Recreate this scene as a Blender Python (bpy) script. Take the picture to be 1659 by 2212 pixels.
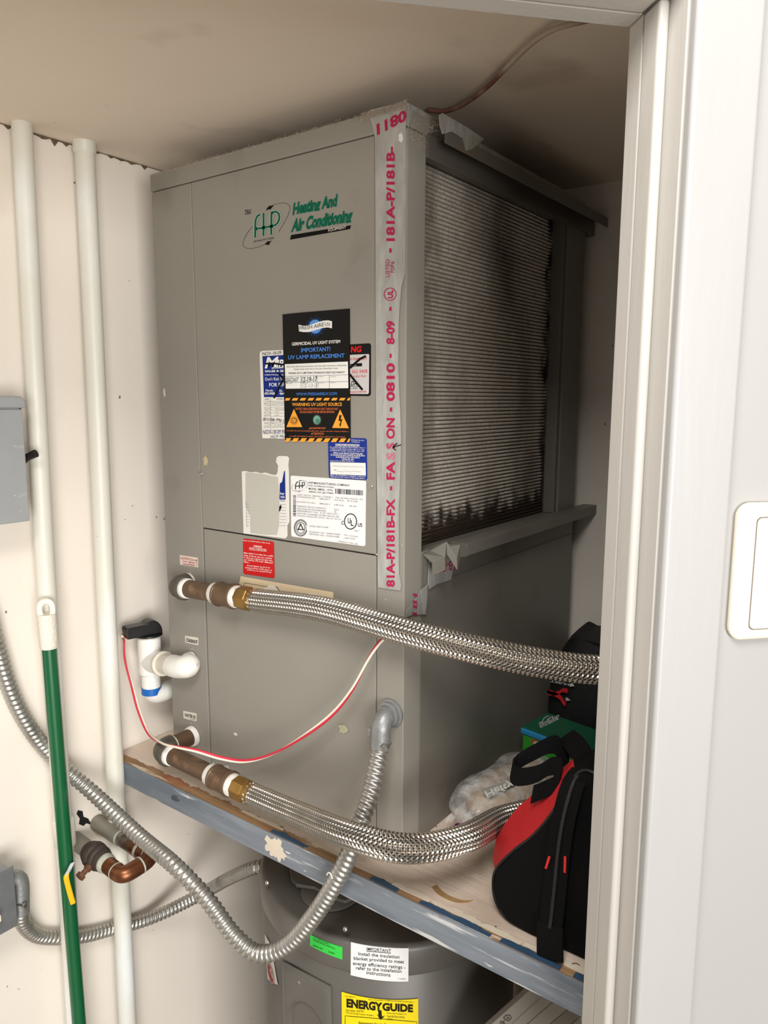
import bpy, bmesh, math, random
import numpy as np
from mathutils import Vector, Matrix

for o in list(bpy.data.objects): bpy.data.objects.remove(o, do_unlink=True)
random.seed(7)
SC = bpy.context.scene
COL = SC.collection
# ------------------------------------------------------------------ camera (solved from the cabinet's corners)
IMW, IMH, FPX = 1659.0, 2212.0, 1610.18
CAMP = np.array([0.62442, -0.89722, 0.71797])
YAW, PITCH, ROLL = 0.636120, -0.150119, 0.003352
def _rot():
    a, b, c = YAW, PITCH, ROLL
    Rz = np.array([[math.cos(a), -math.sin(a), 0], [math.sin(a), math.cos(a), 0], [0, 0, 1]])
    B = np.array([[1, 0, 0], [0, 0, -1], [0, 1, 0]], float)
    Rx = np.array([[1, 0, 0], [0, math.cos(b), -math.sin(b)], [0, math.sin(b), math.cos(b)]])
    Rr = np.array([[math.cos(c), -math.sin(c), 0], [math.sin(c), math.cos(c), 0], [0, 0, 1]])
    return Rz @ B @ Rx @ Rr
CR = _rot()
cd = bpy.data.cameras.new('camera'); cam = bpy.data.objects.new('camera', cd); COL.objects.link(cam)
cd.sensor_fit = 'VERTICAL'; cd.sensor_height = 36.0; cd.sensor_width = 27.0
cd.lens = FPX * 36.0 / IMH; cd.clip_start = 0.01
mw = np.eye(4); mw[:3, :3] = CR; mw[:3, 3] = CAMP
cam.matrix_world = Matrix(mw.tolist())
SC.camera = cam
# ------------------------------------------------------------------ world, lights, exposure
wd = bpy.data.worlds.new('room_world'); SC.world = wd; wd.use_nodes = True
bg = wd.node_tree.nodes['Background']; bg.inputs[0].default_value = (1.0, 0.975, 0.945, 1); bg.inputs[1].default_value = 0.25
def area(name, loc, target, sx, sy, power, col):
    l = bpy.data.lights.new(name, 'AREA'); l.shape = 'RECTANGLE'; l.size = sx; l.size_y = sy; l.energy = power; l.color = col
    o = bpy.data.objects.new(name, l); COL.objects.link(o); o.location = loc
    o.rotation_euler = (Vector(target) - Vector(loc)).to_track_quat('-Z', 'Y').to_euler()
    return o
area('room_window_light', (3.9, -2.85, 0.25), (-0.35, -0.05, 0.45), 2.6, 2.0, 195, (1.0, 0.975, 0.94))
area('room_ceiling_light', (0.62, -1.20, 1.62), (0.1, -0.4, 0.2), 0.6, 0.6, 27, (1.0, 0.965, 0.92))
vs = SC.view_settings; vs.view_transform = 'Standard'; vs.look = 'None'; vs.gamma = 1.0; vs.use_curve_mapping = False; vs.exposure = 0.1

# ------------------------------------------------------------------ pixel -> point helpers
def ray(x, y): return CR @ np.array([(x - IMW/2)/FPX, -(y - IMH/2)/FPX, -1.0])
def PT(x, y, ax, val):
    d = ray(x, y); i = 'xyz'.index(ax); return CAMP + d*((val - CAMP[i])/d[i])
def hitp(x, y, P0, N):
    d = ray(x, y); return CAMP + d*(np.dot(P0 - CAMP, N)/np.dot(d, N))
A3 = lambda *a: np.array(a, float)
def nrm(v): v = np.asarray(v, float); return v/max(np.linalg.norm(v), 1e-12)

# ------------------------------------------------------------------ materials
def lin(c):
    r = []
    for v in c[:3]:
        v /= 255.0; r.append(v/12.92 if v <= 0.04045 else ((v+0.055)/1.055)**2.4)
    return (r[0], r[1], r[2], 1.0)
MATS = {}
def M(name, col, rough=0.5, metal=0.0, var=0.0, vs=6.0, bump=0.0, bs=80.0, stain=None, spec=0.5, stretch=None, alpha=1.0, trans=0.0, extra=None):
    """col sRGB; var: brightness variation; stain: list of (sRGB, scale, lo, hi, stretch)"""
    if name in MATS: return MATS[name]
    m = bpy.data.materials.new(name); m.use_nodes = True; nt = m.node_tree; N = nt.nodes; L = nt.links
    b = N['Principled BSDF']; b.inputs['Roughness'].default_value = rough; b.inputs['Metallic'].default_value = metal
    b.inputs['Specular IOR Level'].default_value = spec
    if alpha < 1: b.inputs['Alpha'].default_value = alpha
    if trans: b.inputs['Transmission Weight'].default_value = trans
    tc = N.new('ShaderNodeTexCoord')
    def noise(scale, st=None, detail=5):
        n = N.new('ShaderNodeTexNoise'); n.inputs['Scale'].default_value = scale; n.inputs['Detail'].default_value = detail
        mp = N.new('ShaderNodeMapping')
        if st: mp.inputs['Scale'].default_value = st
        mp.inputs['Location'].default_value = (len(N)*0.37, len(N)*0.11, 0.2)
        L.new(tc.outputs['Object'], mp.inputs[0]); L.new(mp.outputs[0], n.inputs['Vector']); return n.outputs['Fac']
    def mix(fac, a, bcol):
        x = N.new('ShaderNodeMix'); x.data_type = 'RGBA'
        L.new(fac, x.inputs[0])
        if isinstance(a, tuple): x.inputs[6].default_value = a
        else: L.new(a, x.inputs[6])
        x.inputs[7].default_value = bcol
        return x.outputs[2]
    cur = lin(col)
    if var > 0:
        r = N.new('ShaderNodeMapRange'); r.inputs[1].default_value = 0.3; r.inputs[2].default_value = 0.7
        L.new(noise(vs, stretch), r.inputs[0])
        k = 1 - var; c = lin(col); cur = mix(r.outputs[0], (c[0]*k, c[1]*k, c[2]*k, 1), c)
    for s in (stain or []):
        r = N.new('ShaderNodeMapRange'); r.inputs[1].default_value = s[2]; r.inputs[2].default_value = s[3]
        L.new(noise(s[1], s[4] if len(s) > 4 else None, 8), r.inputs[0])
        cur = mix(r.outputs[0], cur, lin(s[0]))
    if isinstance(cur, tuple): b.inputs['Base Color'].default_value = cur
    else: L.new(cur, b.inputs['Base Color'])
    if bump > 0:
        bp = N.new('ShaderNodeBump'); bp.inputs['Strength'].default_value = bump; bp.inputs['Distance'].default_value = 0.002
        L.new(noise(bs, stretch), bp.inputs['Height']); L.new(bp.outputs[0], b.inputs['Normal'])
    MATS[name] = m
    return m
def INK(col):
    return M('ink_%d_%d_%d' % tuple(col), col, 0.6, spec=0.15)

# ------------------------------------------------------------------ mesh builder
class MB:
    def __init__(s): s.v = []; s.f = []
    def add(s, vs, fs):
        o = len(s.v); s.v += [tuple(map(float, p)) for p in vs]; s.f += [tuple(i+o for i in f) for f in fs]
    def box(s, a, b, F=None):
        c = [(x, y, z) for z in (a[2], b[2]) for y in (a[1], b[1]) for x in (a[0], b[0])]
        if F: c = [F(*q) for q in c]
        s.add(c, [(0, 2, 3, 1), (4, 5, 7, 6), (0, 1, 5, 4), (2, 6, 7, 3), (0, 4, 6, 2), (1, 3, 7, 5)]); return s
    def prism(s, loop, off):
        n = len(loop); loop = [A3(*p) for p in loop]; off = A3(*off)
        s.add(loop + [p+off for p in loop], [tuple(range(n))[::-1], tuple(range(n, 2*n))] + [(i, (i+1) % n, n+(i+1) % n, n+i) for i in range(n)]); return s
    def ring_loft(s, rings, cap=True, closed=True):
        n = len(rings[0]); vs = [p for r in rings for p in r]; fs = []
        for k in range(len(rings)-1):
            for i in range(n if closed else n-1):
                j = (i+1) % n; fs.append((k*n+i, k*n+j, (k+1)*n+j, (k+1)*n+i))
        if cap: fs += [tuple(range(n))[::-1], tuple(range((len(rings)-1)*n, len(rings)*n))]
        s.add(vs, fs); return s
    def lathe(s, o, d, prof, n=20, cap=True, ang=0.0):
        o = A3(*o); d = nrm(d); u = nrm(np.cross(d, A3(0.31, 0.2, 1) if abs(d[2]) < .9 else A3(1, .2, 0))); w = np.cross(d, u)
        s.ring_loft([[o + d*t + r*(u*math.cos(ang+2*math.pi*i/n) + w*math.sin(ang+2*math.pi*i/n)) for i in range(n)] for t, r in prof], cap); return s
    def sweep(s, P, R, n=14, cap=True):
        P = np.asarray(P, float); T, U, W = frames(P)
        R = [R]*len(P) if isinstance(R, (int, float)) else R
        s.ring_loft([[P[k] + R[k]*(U[k]*math.cos(2*math.pi*i/n) + W[k]*math.sin(2*math.pi*i/n)) for i in range(n)] for k in range(len(P))], cap); return s
    def strap(s, P, side, w, th):
        """flat band: P centre line, side: width directions"""
        P = np.asarray(P, float); T, _, _ = frames(P); rings = []
        for k in range(len(P)):
            a = nrm(side[k]); b = nrm(np.cross(T[k], a))
            rings.append([P[k]+a*w/2+b*th/2, P[k]-a*w/2+b*th/2, P[k]-a*w/2-b*th/2, P[k]+a*w/2-b*th/2])
        s.ring_loft(rings); return s
def frames(P):
    n = len(P); T = np.zeros_like(P); T[1:-1] = P[2:]-P[:-2]; T[0] = P[1]-P[0]; T[-1] = P[-1]-P[-2]
    T /= np.maximum(np.linalg.norm(T, axis=1)[:, None], 1e-12)
    U = np.zeros_like(P); u = np.cross(T[0], A3(0, 0, 1) if abs(T[0][2]) < .9 else A3(1, 0, 0)); u = nrm(u)
    for k in range(n):
        u = nrm(u - T[k]*np.dot(u, T[k])); U[k] = u
    return T, U, np.cross(T, U)
def crom(pts, step):
    """Catmull-Rom through pts, resampled at a uniform arc-length step"""
    P = [A3(*p) for p in pts]; P = [2*P[0]-P[1]] + P + [2*P[-1]-P[-2]]; out = []
    for i in range(1, len(P)-2):
        a, b, c, d = P[i-1:i+3]
        for t in np.linspace(0, 1, 24, endpoint=False):
            out.append(0.5*((2*b) + (c-a)*t + (2*a-5*b+4*c-d)*t*t + (3*b-a-3*c+d)*t**3))
    out.append(P[-2]); out = np.array(out)
    s = np.concatenate([[0], np.cumsum(np.linalg.norm(np.diff(out, axis=0), axis=1))])
    n = max(3, int(s[-1]/step)+1); q = np.linspace(0, s[-1], n)
    return np.stack([np.interp(q, s, out[:, i]) for i in range(3)], 1)
def arc(c, a, b, r, t0=0, t1=math.pi/2, n=10):
    c, a, b = A3(*c), A3(*a), A3(*b)
    return [c + r*(a*math.cos(t) + b*math.sin(t)) for t in np.linspace(t0, t1, n)]

ROOTLOC = {}
def tag(o, label=None, cat=None, group=None, kind=None):
    if label: o['label'] = label
    if cat: o['category'] = cat
    if group: o['group'] = group
    if kind: o['kind'] = kind
    return o
def thing(name, label, cat, loc, group=None):
    o = bpy.data.objects.new(name, None); COL.objects.link(o); o.location = [float(v) for v in loc]; o.empty_display_size = 0.05
    ROOTLOC[o.name] = A3(*loc); return tag(o, label, cat, group)
def obj(name, mb, mat, parent=None, smooth=False, bevel=0.0, seg=2, label=None, kind=None, origin=None, autosmooth=None):
    me = bpy.data.meshes.new(name); base = ROOTLOC[parent.name] if parent else A3(0, 0, 0)
    V = np.array(mb.v)
    if origin is None:
        if parent is None:
            lo, hi = V.min(0), V.max(0); org = A3((lo[0]+hi[0])/2, (lo[1]+hi[1])/2, lo[2])
        else: org = base
    else: org = A3(*origin)
    me.from_pydata((V-org).tolist(), [], mb.f); me.validate()
    bm = bmesh.new(); bm.from_mesh(me); bmesh.ops.recalc_face_normals(bm, faces=bm.faces); bm.to_mesh(me); bm.free()
    me.materials.append(mat)
    if smooth:
        for p in me.polygons: p.use_smooth = True
    o = bpy.data.objects.new(name, me); COL.objects.link(o)
    o.location = [float(v) for v in (org-base)]
    ROOTLOC[o.name] = org
    if parent: o.parent = parent
    if bevel > 0:
        b = o.modifiers.new('bevel', 'BEVEL'); b.width = bevel; b.segments = seg; b.limit_method = 'ANGLE'; b.angle_limit = math.radians(40)
    if smooth:
        try: me.set_sharp_from_angle(angle=math.radians(autosmooth or 50))
        except Exception: pass
    return tag(o, label, None, None, kind)
def struct(name, mb, mat, **k):
    o = obj(name, mb, mat, **k); o['kind'] = 'structure'; return o
def dup(o, parent, loc):
    c = bpy.data.objects.new(o.name.split('.')[0], o.data); COL.objects.link(c); c.parent = parent
    c.location = [float(v) for v in loc]
    for m in o.modifiers:
        n = c.modifiers.new(m.name, m.type); n.width = m.width; n.segments = m.segments; n.limit_method = m.limit_method; n.angle_limit = m.angle_limit
    return c

# ------------------------------------------------------------------ flat print: glyphs mapped onto a plane by three photo points
GLY = {}
def glyphs(s, bold=0.0):
    k = (s, bold)
    if k not in GLY:
        c = bpy.data.curves.new('glyph', 'FONT'); c.body = s; c.size = 1.0; c.offset = bold; c.resolution_u = 3; c.fill_mode = 'FRONT'
        o = bpy.data.objects.new('glyph', c); me = bpy.data.meshes.new_from_object(o)
        v = np.array([q.co[:2] for q in me.vertices]) if len(me.vertices) else np.zeros((0, 2)); f = [tuple(p.vertices) for p in me.polygons]
        bpy.data.objects.remove(o); bpy.data.curves.remove(c); bpy.data.meshes.remove(me)
        if len(v):
            lo, hi = v.min(0), v.max(0); v = (v-lo)/np.maximum(hi-lo, 1e-6)
        GLY[k] = (v, f)
    return GLY[k]
class Print:
    """ink layers on one surface; surf(px,py)->point, nor = outward normal(point)"""
    def __init__(s, parent, surf, nor, lift=0.0006, name='print'):
        s.p = parent; s.surf = surf; s.nor = nor; s.lift = lift; s.L = {}; s.name = name; s.crop = (0, 0, 1.0)
    def c(s, q): return s.surf(s.crop[0]+q[0]/s.crop[2], s.crop[1]+q[1]/s.crop[2])
    def mb(s, col, lay):
        m = MB(); s.L.setdefault((tuple(col), lay), []).append(m); return m
    def up(s, P, lay): return P + s.nor(P)*(s.lift + 0.00022*lay)
    def text(s, col, t, bl, br, tl, bold=0.01, lay=1, sub=1):
        v, f = glyphs(t, bold)
        if not len(v): return
        bl, br, tl = A3(*bl), A3(*br), A3(*tl)
        P = [s.up(s.c(bl + (br-bl)*q[0] + (tl-bl)*q[1]), lay) for q in v]
        s.mb(col, lay).add(P, f)
    def h(s, col, t, x0, x1, yb0, yb1, hgt, **k):
        """near-horizontal line of text: baseline from (x0,yb0) to (x1,yb1), height hgt"""
        s.text(col, t, (x0, yb0), (x1, yb1), (x0, yb0-hgt), **k)
    def poly(s, col, pts, lay=0):
        P = [s.up(s.c(q), lay) for q in pts]; s.mb(col, lay).add(P, [tuple(range(len(P)))])
    def tri(s, col, pts, fs, lay=0):
        s.mb(col, lay).add([s.up(s.c(q), lay) for q in pts], fs)
    def line(s, col, pts, w, lay=1, closed=False):
        q = [A3(*p) for p in pts]
        if closed: q.append(q[0])
        d = []
        for i in range(len(q)-1):
            k = max(1, int(np.linalg.norm(q[i+1]-q[i])/s.crop[2]/12)); d += [q[i]+(q[i+1]-q[i])*t/k for t in range(k)]
        q = d+[q[-1]]
        n = len(q); a = []; b = []
        for i in range(n):
            t = q[min(i+1, n-1)] - q[max(i-1, 0)]
            if closed and i in (0, n-1): t = q[1]-q[n-2]
            t = nrm(t); m = A3(-t[1], t[0])*w/2; a.append(q[i]+m); b.append(q[i]-m)
        s.mb(col, lay).add([s.up(s.c(p), lay) for p in a+b], [(i, i+1, n+i+1, n+i) for i in range(n-1)])
    def ell(s, col, c, rx, ry, lay=0, n=28, rot=0):
        s.poly(col, [(c[0]+rx*math.cos(t)*math.cos(rot)-ry*math.sin(t)*math.sin(rot), c[1]+rx*math.cos(t)*math.sin(rot)+ry*math.sin(t)*math.cos(rot)) for t in np.linspace(0, 2*math.pi, n, endpoint=False)], lay)
    def ring(s, col, c, rx, ry, w, lay=1, t0=0, t1=2*math.pi, n=40, rot=0):
        s.line(col, [(c[0]+rx*math.cos(t)*math.cos(rot)-ry*math.sin(t)*math.sin(rot), c[1]+rx*math.cos(t)*math.sin(rot)+ry*math.sin(t)*math.cos(rot)) for t in np.linspace(t0, t1, n)], w, lay)
    def micro(s, col, x0, x1, y0, y1, hgt, lay=1, seed=0):
        """unreadable fine print: a broken row of tiny strokes"""
        r = random.Random(seed+int(x0)*7+int(y0)); x = x0
        m = s.mb(col, lay)
        f = lambda xx: y0+(y1-y0)*(xx-x0)/max(x1-x0, 1)
        left = r.randint(2, 8)
        while x < x1:
            w = r.uniform(.16, .30)*hgt; lo = r.choice((0, 0, 0, .25)); hi = r.choice((.7, .7, 1, .55)); xe = min(x+w, x1)
            m.add([s.up(s.c(q), lay) for q in ((x, f(x)-lo*hgt), (xe, f(xe)-lo*hgt), (xe, f(xe)-hi*hgt), (x, f(x)-hi*hgt))], [(0, 1, 2, 3)])
            if r.random() < .6:
                hb = r.choice((0, .3, .55)); m.add([s.up(s.c(q), lay) for q in ((xe, f(xe)-hb*hgt), (xe+.22*hgt, f(xe)-hb*hgt), (xe+.22*hgt, f(xe)-(hb+.16)*hgt), (xe, f(xe)-(hb+.16)*hgt))], [(0, 1, 2, 3)])
            x = xe + .30*hgt; left -= 1
            if left <= 0: x += .38*hgt; left = r.randint(2, 9)
    def scrawl(s, col, x0, x1, y0, y1, amp, w, lay=1, seed=0, step=None):
        r = random.Random(seed+int(x0)*3+int(y0)); n = max(4, int((x1-x0)/(step or amp*.45)))
        s.line(col, [(x0+(x1-x0)*i/n+r.uniform(-.2, .2)*amp, y0+(y1-y0)*i/n-amp*r.uniform(0, 1)) for i in range(n+1)], w, lay)
    def done(s, kind=None):
        for (col, lay), ms in s.L.items():
            ms = [m for m in ms if m.v]
            if len(ms) > 5:                      # many small marks of one ink: one printed layer
                a = MB()
                for m in ms: a.add(m.v, m.f)
                ms = [a]
            for m in ms: obj(s.name, m, INK(col), s.p)
def rrect(x0, y0, x1, y1, r, n=5):
    out = []
    for cx, cy, a in ((x1-r, y0+r, -math.pi/2), (x1-r, y1-r, 0), (x0+r, y1-r, math.pi/2), (x0+r, y0+r, math.pi)):
        for t in np.linspace(a, a+math.pi/2, n): out.append((cx+r*math.cos(t), cy+r*math.sin(t)))
    return out
def quadmap(q, uv):
    """bilinear: q = TL,TR,BR,BL ; uv in 0..1 (v down)"""
    TL, TR, BR, BL = [A3(*p) for p in q]
    return [tuple((TL*(1-u)+TR*u)*(1-v) + (BL*(1-u)+BR*u)*v) for u, v in uv]

# ================================================================== THE SETTING
WX, BY, CZ, FZ = -0.667, 0.70, 1.167, -0.975        # left wall, back wall, closet ceiling, floor (shelf top is z = 0)
HJ = A3(0.3606, -0.1606, 0); NJ = A3(0.7354, -0.6776, 0); DJ = A3(-0.6776, -0.7354, 0); HZ = 1.0583   # door jamb corner, outward, along the opening
def UV(u, v, z): return HJ + NJ*u + DJ*v + A3(0, 0, z)
OPEN = 1.22; RZ = 1.75
wallm = M('wall_paint', (238, 230, 219), 0.55, var=0.04, vs=5, bump=0.25, bs=14, stain=[((205, 190, 170), 3.0, 0.62, 0.85), ((120, 105, 90), 60, 0.735, 0.76)])
ceilm = M('ceiling_paint', (242, 228, 211), 0.6, var=0.05, vs=3, bump=0.22, bs=10, stain=[((150, 132, 112), 4.0, 0.60, 0.9), ((90, 75, 60), 45, 0.75, 0.78)])
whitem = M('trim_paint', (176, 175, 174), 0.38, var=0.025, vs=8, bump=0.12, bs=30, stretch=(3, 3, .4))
jambm = M('jamb_paint', (199, 196, 190), 0.42, var=0.04, vs=6, bump=0.15, bs=40, stretch=(4, 4, .5), stain=[((190, 178, 158), 9, 0.66, 0.8, (2, 2, .5))])
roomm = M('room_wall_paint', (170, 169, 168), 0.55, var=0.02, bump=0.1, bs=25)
floorm = M('floor_tile', (168, 155, 138), 0.45, var=0.12, vs=4)
struct('wall_left', MB().box((WX-0.06, -1.36, FZ), (WX, BY+0.06, CZ+0.05)), wallm)
struct('wall_back', MB().box((WX, BY, FZ), (1.35, BY+0.06, CZ+0.05)), wallm)
struct('ceiling', MB().prism([(WX, -1.30, CZ), (WX, BY, CZ), (1.16, BY, CZ), tuple(UV(0, -0.25, CZ)), tuple(UV(0.0, 1.517, CZ))], (0, 0, 0.05)), ceilm)
struct('floor', MB().prism([(WX, -3.6, FZ), (3.6, -3.6, FZ), (3.6, BY, FZ), (WX, BY, FZ)], (0, 0, -0.05)), floorm)
struct('wall_right', MB().box((0.0005, -2.2, FZ), (0.080, -0.0225, RZ), UV), roomm)
struct('wall_left_of_door', MB().box((0.0005, OPEN+0.0225, FZ), (0.080, 1.50, RZ), UV), roomm)
struct('wall_above_door', MB().box((0.0005, -0.0225, HZ+0.0225), (0.080, OPEN+0.0225, RZ), UV), roomm)
# right jamb, built of boards: frame, inner strip, stop
def jamb(name, v0, sgn):
    e = struct(name, MB().box((0.0, v0, FZ), (0.080, v0-sgn*0.012, HZ+0.0225), UV), jambm, bevel=0.001)
    return e
j = jamb('trim_1', -0.0102, 1)
obj('inner_strip', MB().box((-0.0005, -0.0102, FZ), (0.0238, -0.0006, HZ+0.001), UV), jambm, j, bevel=0.0012)
obj('door_stop', MB().box((0.0246, -0.0102, FZ), (0.0535, 0.0, HZ+0.001), UV), jambm, j, bevel=0.004, seg=4)
# strike plate on the jamb
stm = M('worn_brass', (150, 138, 96), 0.35, 0.9, var=0.35, vs=60, stain=[((70, 62, 50), 50, 0.55, 0.65)])
sp = obj('strike_plate', MB().box((0.0565, -0.0104, -0.115), (0.0765, -0.0088, -0.058), UV), stm, j, bevel=0.001)
obj('screw', MB().lathe(UV(0.0665, -0.0088, -0.070), DJ, [(0, .0035), (.0012, .003), (.0014, .0)], 12), M('screw_steel', (190, 188, 182), .3, .9), j, True)
j2 = jamb('trim_2', OPEN+0.0102, -1)
obj('door_stop', MB().box((0.0246, OPEN, FZ), (0.0535, OPEN+0.0102, HZ+0.001), UV), jambm, j2, bevel=0.004, seg=4)
hd = struct('trim_3', MB().box((0.0, -0.0225, HZ+0.0102), (0.080, OPEN+0.0225, HZ+0.0222), UV), jambm, bevel=0.001)
obj('inner_strip', MB().box((-0.0005, 0, HZ+0.0006), (0.0238, OPEN, HZ+0.0102), UV), jambm, hd, bevel=0.0012)
obj('door_stop', MB().box((0.0246, 0, HZ), (0.0535, OPEN, HZ+0.0102), UV), jambm, hd, bevel=0.004, seg=4)
# casing on the room side
def casing(name, v0, v1, z0, z1):
    return struct(name, MB().box((0.0803, v0, z0), (0.0925, v1, z1), UV), whitem, bevel=0.004, seg=4)
casing('trim_4', -0.0745, -0.0112, FZ, HZ+0.0112)
casing('trim_5', OPEN+0.0112, OPEN+0.0745, FZ, HZ+0.0112)
casing('trim_6', -0.0745, OPEN+0.0745, HZ+0.0117, HZ+0.075)
# light switch beside the casing
def uvz(x, y, u):
    q = hitp(x, y, HJ+NJ*u, NJ); return np.dot(q-HJ, DJ), q[2]
v0, zt = uvz(1640, 1080, 0.085); v1, zb = uvz(1571, 1389, 0.085)
PW = 0.088
sw = thing('light_switch', 'ivory wall plate with wide white rocker switch beside the door casing', 'switch', UV(0.0802, v1-PW/2, zb))
ivory = M('ivory_plastic', (238, 228, 206), 0.35); whitep = M('white_plastic', (246, 244, 242), 0.3)
def rplate(v0, v1, z0, z1, r, u0, u1, n=6, bul=0.0):
    lp = rrect(v0, z0, v1, z1, r, n); lp = [(a, b+bul*math.sin(math.pi*(a-v0)/(v1-v0))*(1 if b > (z0+z1)/2 else -1)) for a, b in lp]
    return MB().prism([UV(u0, a, b) for a, b in lp], NJ*(u1-u0))
vm = v1-PW
obj('wall_plate', rplate(vm, v1, zb+.004, zt-.004, 0.012, 0.0802, 0.0870, bul=.004), ivory, sw, bevel=0.003, seg=3)
pv1, pz1 = uvz(1622, 1120, 0.088); pv0, pz0 = uvz(1609, 1360, 0.088)
obj('rocker_gap_shade', rplate(vm+0.0195, v1-0.0195, pz0-.001, pz1+.001, 0.005, 0.0868, 0.0874), M('gap_shadow', (120, 110, 96), .6), sw)  # thin dark plate painting the shadow in the gap around the rocker
obj('rocker', rplate(vm+0.0202, v1-0.0202, pz0, pz1, 0.005, 0.0868, 0.0890), whitep, sw, bevel=0.001)
# cut in the wall around the copper stub: dark hole lying in the plaster
hl = PT(184, 1768, 'x', WX)

# ================================================================== SHELF
sh = thing('equipment_shelf', 'painted plywood shelf with galvanised front edge carrying the grey cabinet', 'shelf', (0, 0.3, -0.05))
boardm = M('shelf_paint', (224, 206, 189), 0.6, var=0.10, vs=7, bump=0.5, bs=26, stretch=(.5, 5, 1), stain=[((176, 154, 134), 5, 0.58, 0.82), ((232, 222, 206), 14, 0.66, 0.72, (1, 3, 1)), ((95, 80, 66), 70, 0.735, 0.76)])
SE = -0.080
obj('board', MB().prism([(WX+.001, SE+.013, -.02), (0.43, SE+.013, -.02), (1.13, BY-.001, -.02), (WX+.001, BY-.001, -.02)], (0, 0, .02)), boardm, sh)
woodm = M('bare_plywood', (168, 132, 94), 0.65, var=0.3, vs=20, stretch=(.5, 6, 3), bump=.6, bs=70, stain=[((160, 96, 62), 6, 0.6, 0.68, (1, 1, 1)), ((214, 200, 180), 16, 0.6, 0.66, (.6, 3, 1))])
bluem = M('old_blue_paint', (52, 82, 112), 0.55, var=0.3, vs=30, stain=[((196, 172, 140), 40, 0.64, 0.7)])
creamm = M('cream_paint_flake', (222, 210, 190), 0.6, var=0.1, vs=20)
# worn front strip of the board: bare wood with patches of old paint, ragged boundary
def ragged(x0, x1, y0, y1, z0, z1, amp, seed, step=0.0035):
    r = random.Random(seed); n = max(3, int((x1-x0)/step)); fr = []; bk = []
    for i in range(n+1):
        x = x0+(x1-x0)*i/n; k = min(1, 4*min(i, n-i)/n)
        fr.append((x, y0, z0)); w_ = .45*math.sin(x*95+seed)+.35*math.sin(x*233+2*seed)+.2*math.sin(x*611+3*seed)+.25*r.uniform(-1, 1); bk.append((x, y1+amp*w_*k-(1-k)*(y1-y0)*.3, z0))
    return MB().prism(fr+bk[::-1], (0, 0, z1-z0))
obj('worn_edge', MB().box((WX+.001, SE, -.02), (0.43, SE+.0128, -.0004)), woodm, sh)
obj('bare_strip', ragged(WX+.001, -0.06, SE+.0127, SE+.020, -.0003, .0006, .005, 3), woodm, sh)
for (a, b, w, sd) in ((-.215, -.135, .010, 1), (-.005, .045, .012, 2), (.085, .20, .010, 5), (.215, .30, .012, 6), (.318, .42, .014, 8)):
    obj('paint_patch', ragged(a, b, SE+.0005, SE+w, -.0003, .0008, .003, sd), bluem, sh)
for (a, b, y0, y1, sd) in ((-.135, -.06, .016, .028, 11), (.03, .096, .010, .020, 12), (.10, .24, .011, .020, 13), (.244, .34, .013, .022, 14), (-.30, -.2, .014, .022, 17)):
    obj('paint_flake', ragged(a, b, SE+y0, SE+y1, .0001, .0011, .004, sd, .003), creamm, sh)
galvm = M('galvanised_painted', (140, 148, 158), 0.5, 0.2, var=0.28, vs=22, stretch=(.35, 1, 3), bump=.25, bs=60, stain=[((112, 121, 132), 8, .54, .64, (.4, 1, 2.5)), ((206, 208, 208), 26, 0.60, 0.68, (.3, 1, 3)), ((228, 228, 224), 60, 0.70, 0.73, (.4, 1, 2))])
tr = obj('edge_trim', MB().box((WX+.001, SE-.0025, -.0465), (0.43, SE-.0003, -.0005)), galvm, sh, bevel=.0006)
obj('support_rail', MB().box((WX+.001, SE, -.045), (0.43, SE+.03, -.0205)), M('rail_wood', (150, 132, 112), .7, var=.2), sh)
def splat(name, c, rx, rz, y, mat, parent, seed, n=26, ax='y'):
    r = random.Random(seed); lp = []
    for i in range(n):
        t = 2*math.pi*i/n; k = r.uniform(.62, 1.12); lp.append((c[0]+rx*k*math.cos(t), y, c[2]+rz*k*math.sin(t)) if ax == 'y' else (c[0]+rx*k*math.cos(t), c[1]+rz*k*math.sin(t), y))
    return obj(name, MB().prism(lp, (0, -.0007, 0) if ax == 'y' else (0, 0, .0007)), mat, parent)
splat('plaster_patch', PT(594, 1832, 'y', SE-.003), .025, .021, SE-.0025, creamm, sh, 4, 40)
for (x, y, rx, rz, sd) in ((405, 1722, .002, .002, 1), (378, 1725, .012, .007, 2)):
    splat('paint_spot', PT(x, y, 'y', SE-.003), rx, rz, SE-.0025, creamm if sd == 1 else M('dark_stain', (70, 78, 86), .6), sh, sd)
stain = M('glue_stain', (176, 140, 92), 0.6, var=.3, vs=60)
pts = [PT(x, y, 'z', 0.0) for x, y in ((938, 1914), (950, 1928), (970, 1940), (995, 1948), (1018, 1947))]
obj('glue_smear', MB().strap(crom(pts, .006), [A3(.4, 1, 0)]*len(crom(pts, .006)), .010, .0008), stain, sh)
k = PT(1244, 2087, 'z', 0.0); obj('knot', MB().lathe(k, (0, 0, 1), [(0, .006), (.0006, .0055), (.0007, 0)], 14), M('wood_knot', (130, 100, 72), .6, var=.4, vs=200), sh)

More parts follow.
